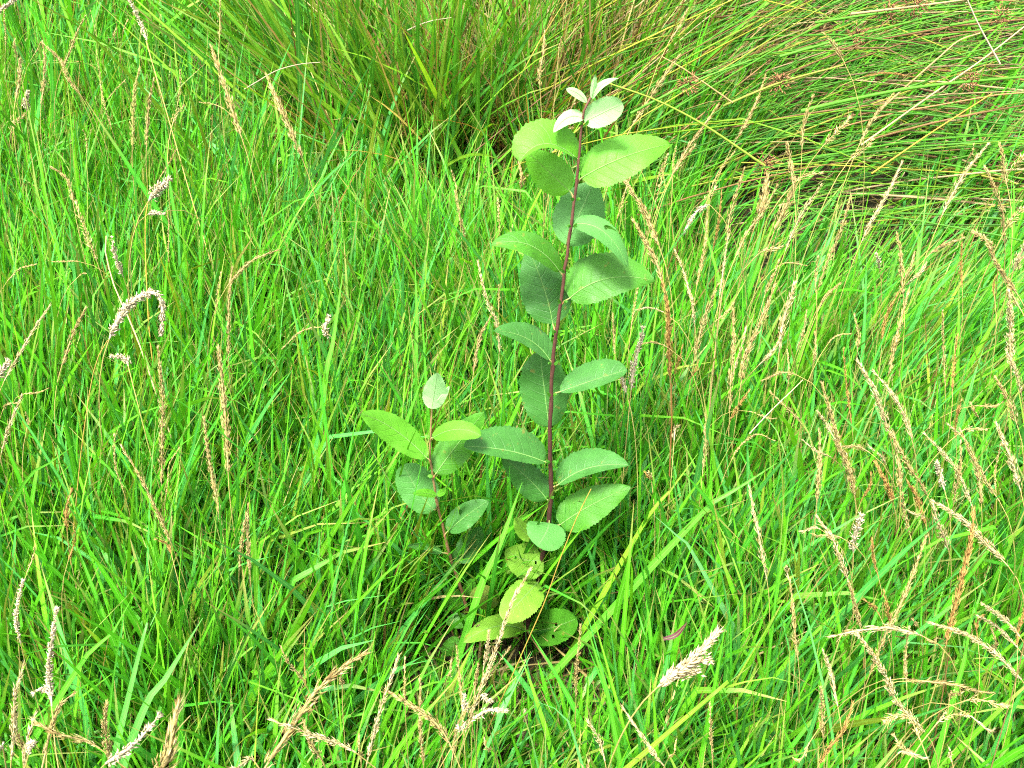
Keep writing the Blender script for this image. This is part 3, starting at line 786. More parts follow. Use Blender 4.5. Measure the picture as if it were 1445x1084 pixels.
# kind: s straw spike, b rusty brown spike, p pale spike, w white woolly, t thin straw, o open panicle, g greenish straw
HEADS = [
    # upper left
    ('g', 8, .50, tA((740, 860), (745, 700), (765, 520), (800, 380)), None),
    ('s', 7, .48, tA((820, 870), (825, 740), (845, 580), (880, 450)), None),
    ('g', 5, .5, tA((570, 590), (560, 450), (553, 290)), None),
    ('t', 4, .45, tA((630, 740), (600, 580), (575, 480)), None),
    ('t', 4, .5, tA((600, 570), (660, 505), (715, 450)), None),
    ('t', 4, .42, tA((490, 870), (470, 740)), None),
    ('s', 8, .5, tA((85, 560), (100, 430), (115, 340)), None),
    ('s', 5, .55, tA((80, 350), (88, 290), (95, 225)), None),
    ('s', 6, .5, tA((225, 600), (240, 440), (255, 330), (250, 240)), None),
    ('s', 6, .55, tA((360, 390), (310, 300), (260, 245)), None),
    ('s', 6, .5, tA((450, 550), (400, 460), (360, 350)), None),
    ('s', 6, .55, tA((340, 400), (400, 270), (440, 180), (490, 90)), None),
    ('w', 7, .5, tA((140, 640), (150, 570), (172, 510)), None),
    ('w', 6, .62, tA((825, 235), (790, 140), (740, 0)), 'tall thin stalk with whitish tattered head leaning left near the top left'),
    ('s', 10, .6, tA((1365, 790), (1320, 640), (1280, 480), (1240, 360), (1205, 265)), 'stout straw seed head leaning left against the olive tussock, left of the white stem'),
    ('t', 5, .5, tA((1000, 600), (1015, 480), (1025, 400)), None),
    ('g', 7, .6, tA((1240, 220), (1240, 100), (1250, 10)), None),
    ('t', 4, .45, tA((900, 1010), (960, 920), (1005, 840)), None),
    ('t', 5, .55, tA((20, 270), (35, 60)), None),
    ('w', 8, .75, [(-20, 28), (2, 12), (24, -3)], 'white woolly seed head cut off by the top left corner'),
    ('s', 6, .5, [(103, 289), (91, 254), (75, 237)], 'bent straw seed head nodding left, above the woolly heads on the left'),
    ('o', 11, .42, [(135, 372), (122, 323), (110, 283)], 'loose straw seed panicle below the nodding head on the left'),
    ('t', 4, .5, tA((1270, 620), (1135, 580)), None),
    ('t', 4, .5, tA((180, 320), (240, 235)), None),
    ('o', 8, .5, tA((970, 720), (985, 660), (1040, 600)), None),
    ('o', 10, .4, tA((60, 760), (90, 700), (140, 650)), None),
    ('t', 4, .55, tA((690, 200), (730, 110)), None),
    ('t', 4, .55, tA((650, 240), (660, 160)), None),
    # tussock
    ('s', 9, .6, tB((265, 900), (200, 720), (130, 560), (70, 430)), 'long straw seed head leaning left in front of the olive tussock, under the white stem'),
    ('t', 5, .42, tB((1140, 1080), (1115, 970)), None),
    ('s', 6, .68, tC((170, 520), (165, 420), (185, 300), (195, 180)), None),
    ('t', 4, .7, tC((275, 320), (290, 210)), None),
    ('s', 8, .66, tC((690, 720), (780, 590), (860, 460), (950, 320)), 'long straw seed head leaning right, just right of the sapling top'),
    ('s', 6, .75, tC((900, 250), (960, 160), (1000, 50)), None),
    ('s', 7, .55, tC((920, 1000), (1010, 850), (1100, 720), (1170, 600)), None),
    ('s', 7, .6, tC((1270, 820), (1340, 680), (1400, 540), (1440, 430)), None),
    ('t', 5, .5, tC((830, 1060), (860, 960), (890, 870)), None),
    ('t', 5, .5, tC((690, 1080), (650, 1020), (620, 970)), None),
    ('s', 8, .55, tC((290, 830), (320, 770), (350, 720)), None),
    ('s', 6, .45, tC((60, 1080), (65, 1000), (50, 920)), None),
    ('t', 5, .5, tC((210, 1080), (215, 1000)), None),
    ('t', 5, .62, tC((340, 640), (370, 540)), None),
    # right of the sapling top
    ('b', 13, .5, [(947, 541), (944, 483), (941, 431), (934, 398)], 'thick rusty brown seed head standing upright right of the sapling'),
    ('s', 10, .55, [(936, 405), (928, 376), (910, 340), (894, 310)], 'straw seed head leaning left above the thick rusty brown one'),
    ('s', 9, .6, [(931, 350), (910, 300), (887, 262), (873, 241)], 'straw seed head leaning left just right of the highest round sapling leaf'),
    ('t', 5, .5, tG((55, 530), (90, 380), (130, 250), (155, 185)), None),
    ('t', 5, .55, tG((310, 430), (345, 260), (390, 90)), None),
    ('s', 6, .6, tG((430, 240), (500, 130), (570, 20)), None),
    ('t', 4, .6, tG((435, 200), (450, 30)), None),
    ('s', 6, .5, tG((600, 1000), (640, 760), (655, 560), (660, 460)), None),
    ('b', 5, .52, tG((710, 740), (735, 560), (755, 330)), None),
    ('s', 7, .58, [(1026, 350), (1031, 310), (1036, 291), (1049, 239)], None),
    ('p', 5, .5, tG((750, 1050), (775, 920), (810, 640)), None),
    ('s', 8, .55, tG((860, 800), (960, 610), (1040, 500), (1130, 300)), None),
    ('s', 13, .58, tG((1010, 520), (1050, 340), (1070, 230)), None),
    ('s', 15, .55, tG((1130, 620), (1180, 480), (1230, 340), (1250, 260)), 'thickest straw seed head, bushy, leaning right among the heads at upper right'),
    ('s', 7, .64, tG((1250, 300), (1240, 150), (1210, 20)), None),
    ('p', 7, .55, tG((1200, 750), (1270, 600), (1330, 480), (1430, 300)), None),
    ('s', 6, .5, tG((1060, 1080), (1110, 930), (1140, 800)), None),
    ('t', 5, .48, tG((1230, 1060), (1270, 900)), None),
    ('t', 5, .5, tG((1410, 1000), (1410, 780)), None),
    ('p', 6, .5, tG((550, 1060), (510, 900), (450, 750)), None),
    ('w', 7, .55, [(1003, 292), (989, 298), (976, 310), (964, 327)], 'small white woolly seed head hanging down to the left, right of the sapling'),
    ('o', 10, .6, tG((1270, 290), (1350, 235), (1430, 200)), None),
    ('o', 9, .48, tG((1000, 800), (1060, 740), (1160, 700)), None),
    ('t', 4, .46, tG((1180, 840), (1330, 835)), None),
    ('t', 5, .6, tG((700, 330), (760, 180), (840, 60)), None),
    ('o', 8, .5, tG((640, 400), (720, 300)), None),
    ('s', 8, .5, [(982, 502), (991, 468), (1001, 437), (1012, 402)], None),
    # upper right
    ('s', 7, .5, tI((60, 1010), (110, 830), (190, 600), (255, 360)), 'long straw seed head leaning right beside the dark gap at right'),
    ('p', 7, .55, tI((350, 690), (430, 490), (530, 290), (600, 140)), 'slim pale seed head leaning right, standing alone over dark grass at upper right'),
    ('p', 8, .6, tI((900, 510), (970, 380), (1070, 190), (1180, 20)), 'pale stout seed head leaning right, left of the bushy heads at the right edge'),
    ('s', 9, .55, tI((1330, 700), (1300, 480), (1230, 300), (1170, 170)), None),
    ('s', 8, .62, tI((1350, 330), (1310, 140), (1270, 10)), None),
    ('s', 9, .5, tI((640, 1080), (610, 800), (570, 620)), None),
    ('s', 6, .52, tI((650, 950), (665, 850), (685, 750)), None),
    ('p', 6, .5, tI((650, 980), (700, 900), (770, 820)), None),
    ('s', 6, .55, tI((800, 800), (900, 700), (1010, 640)), None),
    ('b', 5, .5, tI((1035, 1000), (1030, 800), (1015, 640)), None),
    ('t', 5, .62, tI((1060, 150), (1090, 10)), None),
    ('w', 5, .5, tI((475, 880), (455, 800), (425, 745)), None),
    ('t', 5, .48, tI((40, 1070), (40, 780)), None),
    ('p', 13, .55, tI((1390, 900), (1420, 750), (1445, 640)), None),
    ('s', 7, .52, tI((1310, 920), (1230, 780), (1170, 650)), None),
    ('b', 5, .5, tI((1255, 1080), (1260, 900)), None),
    ('s', 9, .5, tI((1420, 1060), (1320, 920), (1240, 800)), None),
    ('o', 12, .62, tI((1350, 220), (1390, 130), (1450, 50)), None),
    ('o', 14, .58, tI((1330, 620), (1370, 500), (1440, 420)), None),
    ('o', 11, .52, tI((1250, 760), (1200, 680), (1090, 600)), None),
    ('t', 5, .46, tI((100, 1070), (190, 940)), None),
    ('s', 7, .72, tD((450, 350), (400, 270), (330, 190)), 'straw seed head leaning left over the flattened rushes'),
    ('s', 6, .62, tD((210, 850), (225, 720), (265, 550)), None),
    ('s', 7, .66, tD((530, 830), (610, 700), (720, 540)), None),
    ('o', 10, .62, tD((330, 840), (400, 740), (470, 660)), None),
    ('b', 5, .7, tD((560, 440), (680, 408), (830, 430)), None),
    ('o', 8, .6, tD((480, 920), (560, 850), (600, 790)), None),
    # middle right
    ('s', 9, .5, tH((900, 720), (930, 520), (1000, 340), (1060, 170), (1110, 0)), 'very long rusty straw seed head leaning right, right of the thick brown one'),
    ('s', 7, .46, tH((825, 900), (830, 650), (840, 400), (835, 170)), 'long upright straw seed head touching the foot of the long leaning one'),
    ('p', 4, .5, tH((850, 640), (880, 480), (915, 290)), None),
    ('w', 9, .5, tH((150, 740), (170, 600), (205, 440), (225, 290)), 'cream feathery seed head at the tip of the right-pointing sapling leaf'),
    ('w', 8, .47, tH((120, 760), (90, 680), (65, 610)), 'cream woolly tuft leaning left beside the feathery head next to the sapling'),
    ('p', 13, .52, tH((1160, 480), (1190, 280), (1230, 120), (1250, 0)), 'pale dense upright seed head, right of the very long leaning one'),
    ('p', 8, .46, tH((1020, 560), (1100, 440), (1170, 340)), None),
    ('t', 5, .5, tH((150, 330), (180, 120), (190, 0)), None),
    ('s', 5, .48, tH((40, 500), (20, 200)), None),
    ('p', 6, .52, tH((580, 300), (560, 130), (530, 0)), None),
    ('s', 6, .44, tH((1320, 980), (1240, 880), (1160, 790), (1090, 720)), None),
    ('t', 4, .46, tH((1215, 700), (1205, 450)), None),
    ('s', 5, .48, tH((1280, 480), (1330, 180)), None),
    ('s', 5, .46, tH((1390, 560), (1390, 330)), None),
    ('t', 4, .42, tH((960, 890), (1130, 895)), None),
    ('s', 5, .46, tH((1280, 640), (1170, 625), (1040, 640)), None),
    ('b', 8, .42, tH((830, 960), (870, 830), (930, 720)), None),
    ('b', 5, .45, tH((540, 660), (600, 520)), None),
    ('p', 7, .4, tH((440, 1070), (470, 970)), None),
    ('s', 6, .4, tH((645, 1080), (650, 880)), None),
    ('p', 4, .5, tH((370, 205), (280, 185), (190, 172)), None),
    ('t', 4, .48, tH((400, 440), (300, 420), (220, 412)), None),
    ('b', 6, .42, tH((450, 640), (465, 540), (490, 410)), None),
    ('o', 7, .5, tH((720, 280), (780, 200), (830, 120)), None),
    # right
    ('s', 8, .46, [(1209, 708), (1201, 668), (1185, 631), (1158, 537)], None),
    ('p', 9, .5, tJ((540, 1040), (480, 870), (400, 680), (310, 520)), 'long pale seed head leaning left, left of its near twin at right'),
    ('p', 8, .52, tJ((690, 1070), (620, 880), (530, 720), (420, 590)), 'long pale seed head leaning left, right of its near twin at right'),
    ('s', 10, .44, tK((800, 500), (740, 390), (660, 280), (600, 160), (510, 0)), None),
    ('s', 9, .44, tK((610, 480), (590, 330), (570, 200), (550, 40)), None),
    ('s', 6, .4, tK((690, 800), (640, 600), (610, 450)), None),
    ('b', 5, .46, tJ((275, 960), (255, 750), (220, 450)), None),
    ('s', 5, .5, tJ((320, 480), (310, 330), (285, 210)), None),
    ('s', 8, .5, tJ((540, 640), (560, 400), (600, 200), (650, 30)), None),
    ('b', 6, .5, tJ((490, 430), (520, 230), (570, 70)), None),
    ('s', 5, .48, tJ((915, 700), (915, 480), (890, 190)), 'slender upright straw seed head, left one of two thin ones at right'),
    ('b', 5, .46, tJ((970, 740), (985, 560), (985, 350)), 'slender upright brownish seed head, right one of two thin ones at right'),
    ('b', 6, .44, tJ((1000, 1080), (990, 880), (1000, 780)), None),
    ('p', 10, .52, tJ((1370, 600), (1370, 400), (1360, 250), (1330, 50)), 'pale upright seed head close to the right edge at mid height'),
    ('p', 8, .48, tJ((1445, 780), (1390, 620), (1310, 440)), None),
    ('s', 9, .46, tJ((1420, 1000), (1360, 830), (1240, 630)), None),
    ('p', 9, .46, tK((1445, 480), (1380, 280), (1310, 130), (1240, -30)), None),
    ('p', 6, .42, tJ((1060, 1080), (1010, 1030), (920, 940)), None),
    ('o', 7, .44, tJ((1040, 1030), (1170, 970)), None),
    ('s', 6, .45, tJ((1130, 850), (1280, 790)), None),
    ('s', 5, .44, tJ((1150, 930), (1100, 860), (1070, 800)), None),
    ('p', 6, .44, tJ((170, 1080), (100, 960), (40, 860)), None),
    ('t', 4, .47, tJ((120, 410), (260, 340)), None),
    ('s', 8, .54, tJ((1440, 200), (1380, 90), (1340, 10)), None),
    ('s', 5, .5, tJ((50, 200), (110, 110), (180, 0)), None),
    ('s', 6, .43, tK((45, 500), (45, 250), (45, 30)), None),
    # lower right
    ('s', 13, .42, tK((310, 520), (275, 360), (220, 200), (150, 80)), None),
    ('b', 10, .42, tK((570, 560), (510, 400), (430, 240)), 'orange-brown seed head leaning left among straw heads at lower right'),
    ('w', 12, .38, tK((300, 900), (300, 760), (325, 580)), 'grey-white woolly seed head hanging below the bushy straw heads at right'),
    ('p', 10, .45, tK((260, 1080), (190, 900), (130, 740), (30, 600)), 'long pale seed head leaning left, lowest left of the lower right cluster'),
    ('s', 9, .48, [(1229, 954), (1247, 889), (1264, 849), (1279, 814), (1304, 755)], 'long straw seed head leaning right that crosses the long left-leaning one'),
    ('p', 11, .45, tK((1350, 980), (1200, 830), (1060, 680), (960, 600), (830, 510)), 'very long pale seed head lying over to the left at lower right'),
    ('b', 12, .45, [(1339, 921), (1347, 884), (1354, 844), (1360, 800), (1367, 755), (1369, 714)], 'thick dark brown upright seed head on a dark stem at lower right'),
    ('p', 11, .42, tK((950, 880), (900, 750), (840, 620), (810, 510)), None),
    ('s', 6, .46, tK((980, 560), (985, 350), (1000, 100)), None),
    ('s', 8, .46, tK((1170, 560), (1120, 300), (1040, 110), (1000, 20)), None),
    ('p', 7, .44, tK((1110, 580), (1010, 340), (900, 200), (760, 40)), None),
    ('b', 6, .38, tK((470, 1060), (420, 880), (400, 750)), None),
    ('w', 8, .4, tK((910, 450), (880, 330), (850, 250)), None),
    ('s', 6, .42, tK((1280, 520), (1200, 400), (1150, 290)), None),
    ('t', 4, .43, tK((1270, 480), (1270, 120)), None),
    ('s', 6, .46, tK((410, 215), (290, 145), (170, 118)), None),
    ('p', 5, .43, tK((140, 232), (70, 180), (-60, 90)), None),
    ('s', 6, .4, tK((220, 800), (130, 770), (0, 710)), None),
    ('p', 6, .42, tK((520, 290), (460, 190), (380, 120)), None),
    ('b', 5, .4, tK((350, 550), (385, 400), (390, 310)), None),
    ('b', 10, .39, tK((790, 700), (720, 500), (650, 370)), None),
    ('p', 7, .38, tK((780, 640), (720, 590), (650, 560)), None),
    ('s', 7, .4, tL((175, 500), (150, 350), (125, 180), (110, 0)), None),
    ('s', 7, .42, tL((540, 350), (500, 200), (440, 0)), None),
    ('p', 11, .46, tL((880, 370), (740, 320), (640, 290), (460, 280), (335, 300)), 'pale seed head lying flat and pointing left at lower right'),
    ('p', 10, .45, tL((900, 920), (740, 740), (660, 560), (580, 420), (480, 280)), 'very long straw seed head leaning left to the lower right, under the flat one'),
    ('p', 8, .46, tL((400, 760), (370, 600), (330, 480), (300, 400)), None),
    ('s', 7, .42, tL((320, 950), (310, 780), (285, 600)), None),
    ('b', 10, .45, tL((300, 1080), (340, 940), (400, 830), (460, 690)), None),
    ('p', 9, .44, tL((1440, 600), (1300, 470), (1200, 400), (1090, 330), (910, 250)), None),
    ('p', 8, .46, tL((1440, 370), (1350, 270), (1200, 130)), None),
    ('p', 7, .44, tL((1420, 420), (1300, 310), (1180, 210)), None),
    ('s', 5, .4, tL((790, 640), (790, 480), (785, 280)), None),
    ('s', 6, .42, tL((770, 610), (830, 570), (890, 540)), None),
    ('s', 8, .42, tL((870, 600), (1050, 580), (1260, 640)), None),
    ('s', 8, .42, tL((1040, 740), (1070, 620)), None),
    ('p', 5, .42, tL((1160, 820), (1255, 830)), None),
    ('p', 6, .45, tL((750, 1050), (860, 980)), None),
    ('o', 13, .4, tL((1140, 740), (1230, 690), (1320, 690)), None),
    ('o', 12, .4, tL((960, 860), (1040, 830), (1110, 760)), None),
    ('o', 12, .4, tL((860, 930), (800, 830), (660, 820)), None),
    ('t', 5, .45, tL((240, 975), (130, 990)), None),
    ('p', 6, .5, tL((1060, 1100), (1000, 930)), None),
    ('b', 6, .4, tL((640, 250), (590, 170), (530, 100)), None),
    ('s', 5, .4, tL((860, 310), (800, 210)), None),
    ('b', 8, .38, tL((700, 300), (660, 160), (640, 60)), None),
    ('b', 8, .44, tL((1430, 440), (1430, 130)), None),
    ('s', 5, .4, tL((1295, 450), (1250, 280)), None),
    ('b', 5, .42, tL((1195, 370), (1200, 200)), None),
    ('o', 11, .42, tL((800, 1000), (740, 930), (700, 870)), None),
    ('s', 6, .42, tL((970, 380), (930, 350), (890, 325)), None),
    ('p', 8, .4, tN((1080, 1080), (1020, 780), (980, 600), (940, 400)), None),
    ('s', 6, .4, tN((640, 360), (655, 180), (640, 0)), None),
    ('b', 5, .38, tN((300, 400), (260, 330), (240, 300)), None),
    ('t', 4, .42, tN((840, 260), (900, 160), (1000, 55), (1110, 80)), None),
    ('s', 6, .42, tN((1420, 560), (1415, 300), (1420, 40)), None),
    ('p', 6, .42, tN((1230, 1080), (1200, 940)), None),
    ('p', 5, .4, tN((1445, 740), (1380, 715), (1290, 690)), None),
    ('o', 8, .38, tN((290, 400), (280, 340), (260, 300)), None),
    # bottom middle
    ('c', 20, .47, [(929, 973), (950, 946), (980, 915), (1012, 887)], 'plump cream seed head with lobes leaning right, right of the sapling foot'),
    ('s', 5, .36, tM((375, 710), (375, 520), (385, 380), (395, 250)), None),
    ('p', 7, .5, tM((540, 1090), (500, 930), (440, 780)), None),
    ('p', 6, .48, tM((870, 1080), (810, 970), (740, 850), (640, 730)), None),
    ('s', 5, .45, tM((1155, 1070), (1140, 900), (1120, 680)), None),
    ('t', 4, .45, tM((905, 1060), (930, 890)), None),
    ('s', 19, .66, tR((-40, 1090), (120, 830), (230, 640), (340, 510), (490, 390)), 'large tan seed head leaning right, nearest of those at the bottom left of centre'),
    ('p', 9, .62, tR((430, 1000), (270, 880), (160, 790), (40, 730)), 'cream seed head leaning left that crosses the large tan one'),
    ('s', 9, .56, tR((270, 1050), (230, 880), (190, 760)), None),
    ('p', 10, .55, tR((490, 1050), (540, 830), (590, 640), (665, 410)), 'long cream seed head leaning right, touching the nodding one at the bottom'),
    ('s', 10, .55, tR((930, 980), (860, 840), (740, 690), (615, 590)), 'straw seed head leaning left whose tip meets the long cream one'),
    ('s', 7, .5, tR((785, 1020), (775, 780), (770, 570)), None),
    ('s', 5, .45, tR((170, 620), (130, 510), (75, 385)), None),
    ('t', 4, .45, tR((690, 740), (695, 440)), None),
    ('p', 9, .5, tR((1000, 850), (1070, 620), (1140, 430), (1230, 170), (1325, 10)), 'tallest cream seed head leaning right in front of the lowest sapling leaves'),
    ('s', 6, .46, tR((985, 760), (965, 560), (955, 410)), None),
    ('s', 6, .46, tR((1045, 680), (1065, 470)), None),
    ('p', 6, .47, tR((1090, 560), (1110, 450), (1120, 300)), None),
    ('s', 6, .47, tR((1060, 660), (1160, 470), (1220, 385)), None),
    ('w', 9, .5, tR((1030, 820), (1110, 770), (1205, 705)), 'white woolly seed head leaning right in the cream cluster below the sapling'),
    ('w', 8, .48, tR((1010, 760), (1000, 690), (995, 620)), None),
    ('w', 7, .48, tR((1075, 700), (1110, 660), (1135, 640)), None),
    ('w', 7, .49, tR((1000, 820), (960, 775)), None),
    ('s', 6, .46, tR((930, 1010), (960, 830), (1010, 700)), None),
    ('s', 6, .46, tR((1130, 960), (1100, 850)), None),
    ('t', 5, .55, tR((460, 1040), (465, 820)), None),
    ('s', 7, .42, tR((365, 650), (368, 570), (375, 500)), None),
    ('s', 5, .4, tR((910, 560), (925, 500), (930, 470)), None),
    # left
    ('t', 5, .46, tE((1210, 720), (1240, 550), (1260, 450)), None),
    ('s', 6, .48, tE((1290, 960), (1300, 700), (1320, 430)), 'long thin upright straw seed head, left of centre, behind the nodding one'),
    ('s', 6, .5, [(319, 407), (336, 387), (359, 367), (392, 351)], 'nodding straw seed head bent over to the right, left of centre'),
    ('s', 11, .48, [(321, 668), (316, 602), (312, 545), (309, 492)], 'stout upright straw seed head left of the lesser shoot'),
    ('p', 7, .5, tE((10, 1090), (100, 930), (200, 770), (290, 640)), 'long straw seed head leaning right, leftmost below the woolly heads'),
    ('s', 8, .5, tE((340, 1000), (400, 830), (490, 660)), 'yellowish straw seed head leaning right, just left of the arched woolly head'),
    ('w', 16, .55, tE((610, 850), (660, 740), (740, 640), (840, 585), (905, 600), (922, 680), (920, 800)), 'large white woolly seed head arched over to the right'),
    ('w', 9, .5, tE((720, 1000), (690, 960), (635, 930)), 'small white woolly tuft pointing left below the arched head'),
    ('w', 7, .55, tE((690, 500), (670, 400), (645, 250)), 'thin white tattered seed head above the arched woolly one'),
    ('s', 8, .46, [(226, 690), (226, 615), (228, 565), (225, 490)], 'upright straw seed head just below right of the arched woolly head'),
    ('t', 4, .45, tE((30, 520), (110, 440), (215, 400)), None),
    ('t', 4, .45, tE((430, 410), (290, 380)), None),
    ('t', 4, .45, tE((440, 490), (500, 455)), None),
    ('w', 14, .55, [(-12, 545), (2, 525), (14, 506)], 'white woolly seed head cut off by the left edge'),
    ('s', 6, .46, tF((1190, 290), (1165, 150), (1135, 0)), None),
    ('t', 5, .5, tF((1385, 230), (1375, 30)), None),
    ('p', 7, .46, tF((1385, 940), (1370, 750), (1310, 590), (1265, 400)), 'withered whitish seed head leaning left, just left of the sapling stem'),
    ('s', 6, .42, tF((1235, 1040), (1270, 850), (1330, 720)), None),
    ('w', 10, .4, tF((410, 830), (400, 770), (420, 700)), 'small withered tan tuft alone in bright grass left of the sapling'),
    ('t', 4, .4, tF((370, 780), (250, 810), (160, 880)), None),
    ('t', 4, .45, tF((1380, 680), (1380, 530)), None),
    ('s', 8, .44, tP((960, 930), (900, 740), (820, 530), (705, 345)), 'straw seed head leaning left, left of and below the stout upright one'),
    ('s', 7, .42, tP((1250, 830), (1200, 600), (1170, 400), (1160, 200)), 'slim straw seed head leaning slightly left under the stout upright one'),
    ('b', 8, .4, tP((370, 860), (390, 700), (415, 600)), None),
    ('s', 6, .4, tP((1350, 1080), (1380, 870), (1400, 730)), None),
    ('s', 6, .4, tP((1410, 1110), (1412, 880), (1415, 680)), None),
    ('p', 7, .5, tP((0, 410), (60, 250), (130, 70)), None),
    ('t', 4, .48, tP((130, 75), (200, 45), (280, 20)), None),
    ('t', 6, .46, tP((0, 180), (50, 110), (110, 95)), None),
    ('t', 5, .4, tP((690, 640), (665, 480), (660, 280)), None),
    ('t', 4, .4, tP((930, 680), (960, 540), (970, 440), (1020, 360)), None),
    ('t', 4, .44, tP((140, 280), (155, 160)), None),
    ('b', 6, .38, tP((380, 1020), (430, 840)), None),
    ('t', 4, .42, tP((150, 1080), (195, 930)), None),
    ('b', 6, .36, tP((970, 1000), (930, 940), (890, 880)), None),
    # bottom left
    ('p', 10, .68, tQ((30, 1100), (60, 880), (100, 650), (165, 450)), 'pale thick seed head leaning right at the bottom left corner'),
    ('w', 5, .52, tQ((105, 400), (110, 200), (145, 0)), 'thin white tattered seed head highest of those at bottom left'),
    ('w', 8, .58, tQ((275, 740), (290, 540), (320, 300), (340, 150)), 'white tattered upright seed head second from the left at the bottom'),
    ('s', 7, .62, tQ((100, 1100), (110, 900), (110, 720)), None),
    ('p', 8, .64, tQ((120, 1100), (170, 930), (220, 740)), None),
    ('w', 8, .66, tQ((130, 1070), (165, 970), (215, 880)), None),
    ('s', 8, .62, tQ((230, 1100), (260, 920), (320, 770), (415, 660)), 'brownish straw seed head curving right at bottom left'),
    ('s', 9, .62, tQ((540, 1030), (430, 920), (350, 850), (230, 760)), 'straw seed head leaning left at bottom left'),
    ('s', 9, .62, tQ((590, 1100), (600, 930), (630, 660)), 'golden straw upright seed head left of the white woolly one at the bottom'),
    ('w', 13, .64, tQ((590, 1080), (700, 960), (810, 860), (910, 760)), 'white woolly seed head leaning right at the bottom left'),
    ('s', 27, .78, tQ((880, 1140), (980, 930), (1015, 710)), 'blurred big tan seed head standing closest to the viewer at the bottom'),
    ('p', 6, .66, tQ((1420, 1110), (1345, 1015)), None),
    ('w', 6, .6, tQ((290, 740), (240, 690), (190, 660)), None),
    ('w', 9, .72, tQ((-20, 1040), (0, 960), (12, 880)), None),
    ('s', 6, .5, tM((410, 1100), (440, 1020)), None),
]

HCOL = {'s': [(0.29, 0.23, 0.085), (0.24, 0.18, 0.058), (0.33, 0.275, 0.125), (0.17, 0.11, 0.034)],
        'b': [(0.23, 0.135, 0.035), (0.29, 0.19, 0.055), (0.17, 0.085, 0.022)],
        'p': [(0.36, 0.305, 0.15), (0.31, 0.245, 0.105), (0.40, 0.36, 0.21), (0.24, 0.17, 0.065)],
        'w': [(0.34, 0.295, 0.185), (0.40, 0.36, 0.245), (0.27, 0.215, 0.12)],
        'c': [(0.36, 0.30, 0.165), (0.30, 0.23, 0.11), (0.42, 0.37, 0.23)],
        't': [(0.32, 0.25, 0.085), (0.25, 0.18, 0.055), (0.36, 0.30, 0.14)],
        'o': [(0.36, 0.285, 0.105), (0.29, 0.21, 0.07), (0.40, 0.34, 0.16)],
        'g': [(0.29, 0.27, 0.075), (0.25, 0.225, 0.06), (0.32, 0.30, 0.11)]}


def spikelets(pos, dirs, ln, wd, col):
    """little pointed husks, 6 faces each"""
    n = len(pos)
    ref = RNG.normal(0, 1, (n, 3)); A = norm(np.cross(dirs, ref)); Bv = np.cross(dirs, A)
    V = np.zeros((n, 5, 3))
    V[:, 0] = pos
    for k in range(3):
        a = 2 * np.pi * k / 3
        V[:, 1 + k] = pos + dirs * (ln * 0.38)[:, None] + (A * math.cos(a) + Bv * math.sin(a)) * (wd * 0.5)[:, None]
    V[:, 4] = pos + dirs * ln[:, None]
    t = np.array([[0, 2, 1], [0, 3, 2], [0, 1, 3], [4, 1, 2], [4, 2, 3], [4, 3, 1]])
    T = (np.arange(n) * 5)[:, None, None] + t[None]
    C = np.repeat(np.concatenate([col, np.ones((n, 1))], 1), 5, axis=0)
    return V.reshape(-1, 3), T.reshape(-1, 3), C


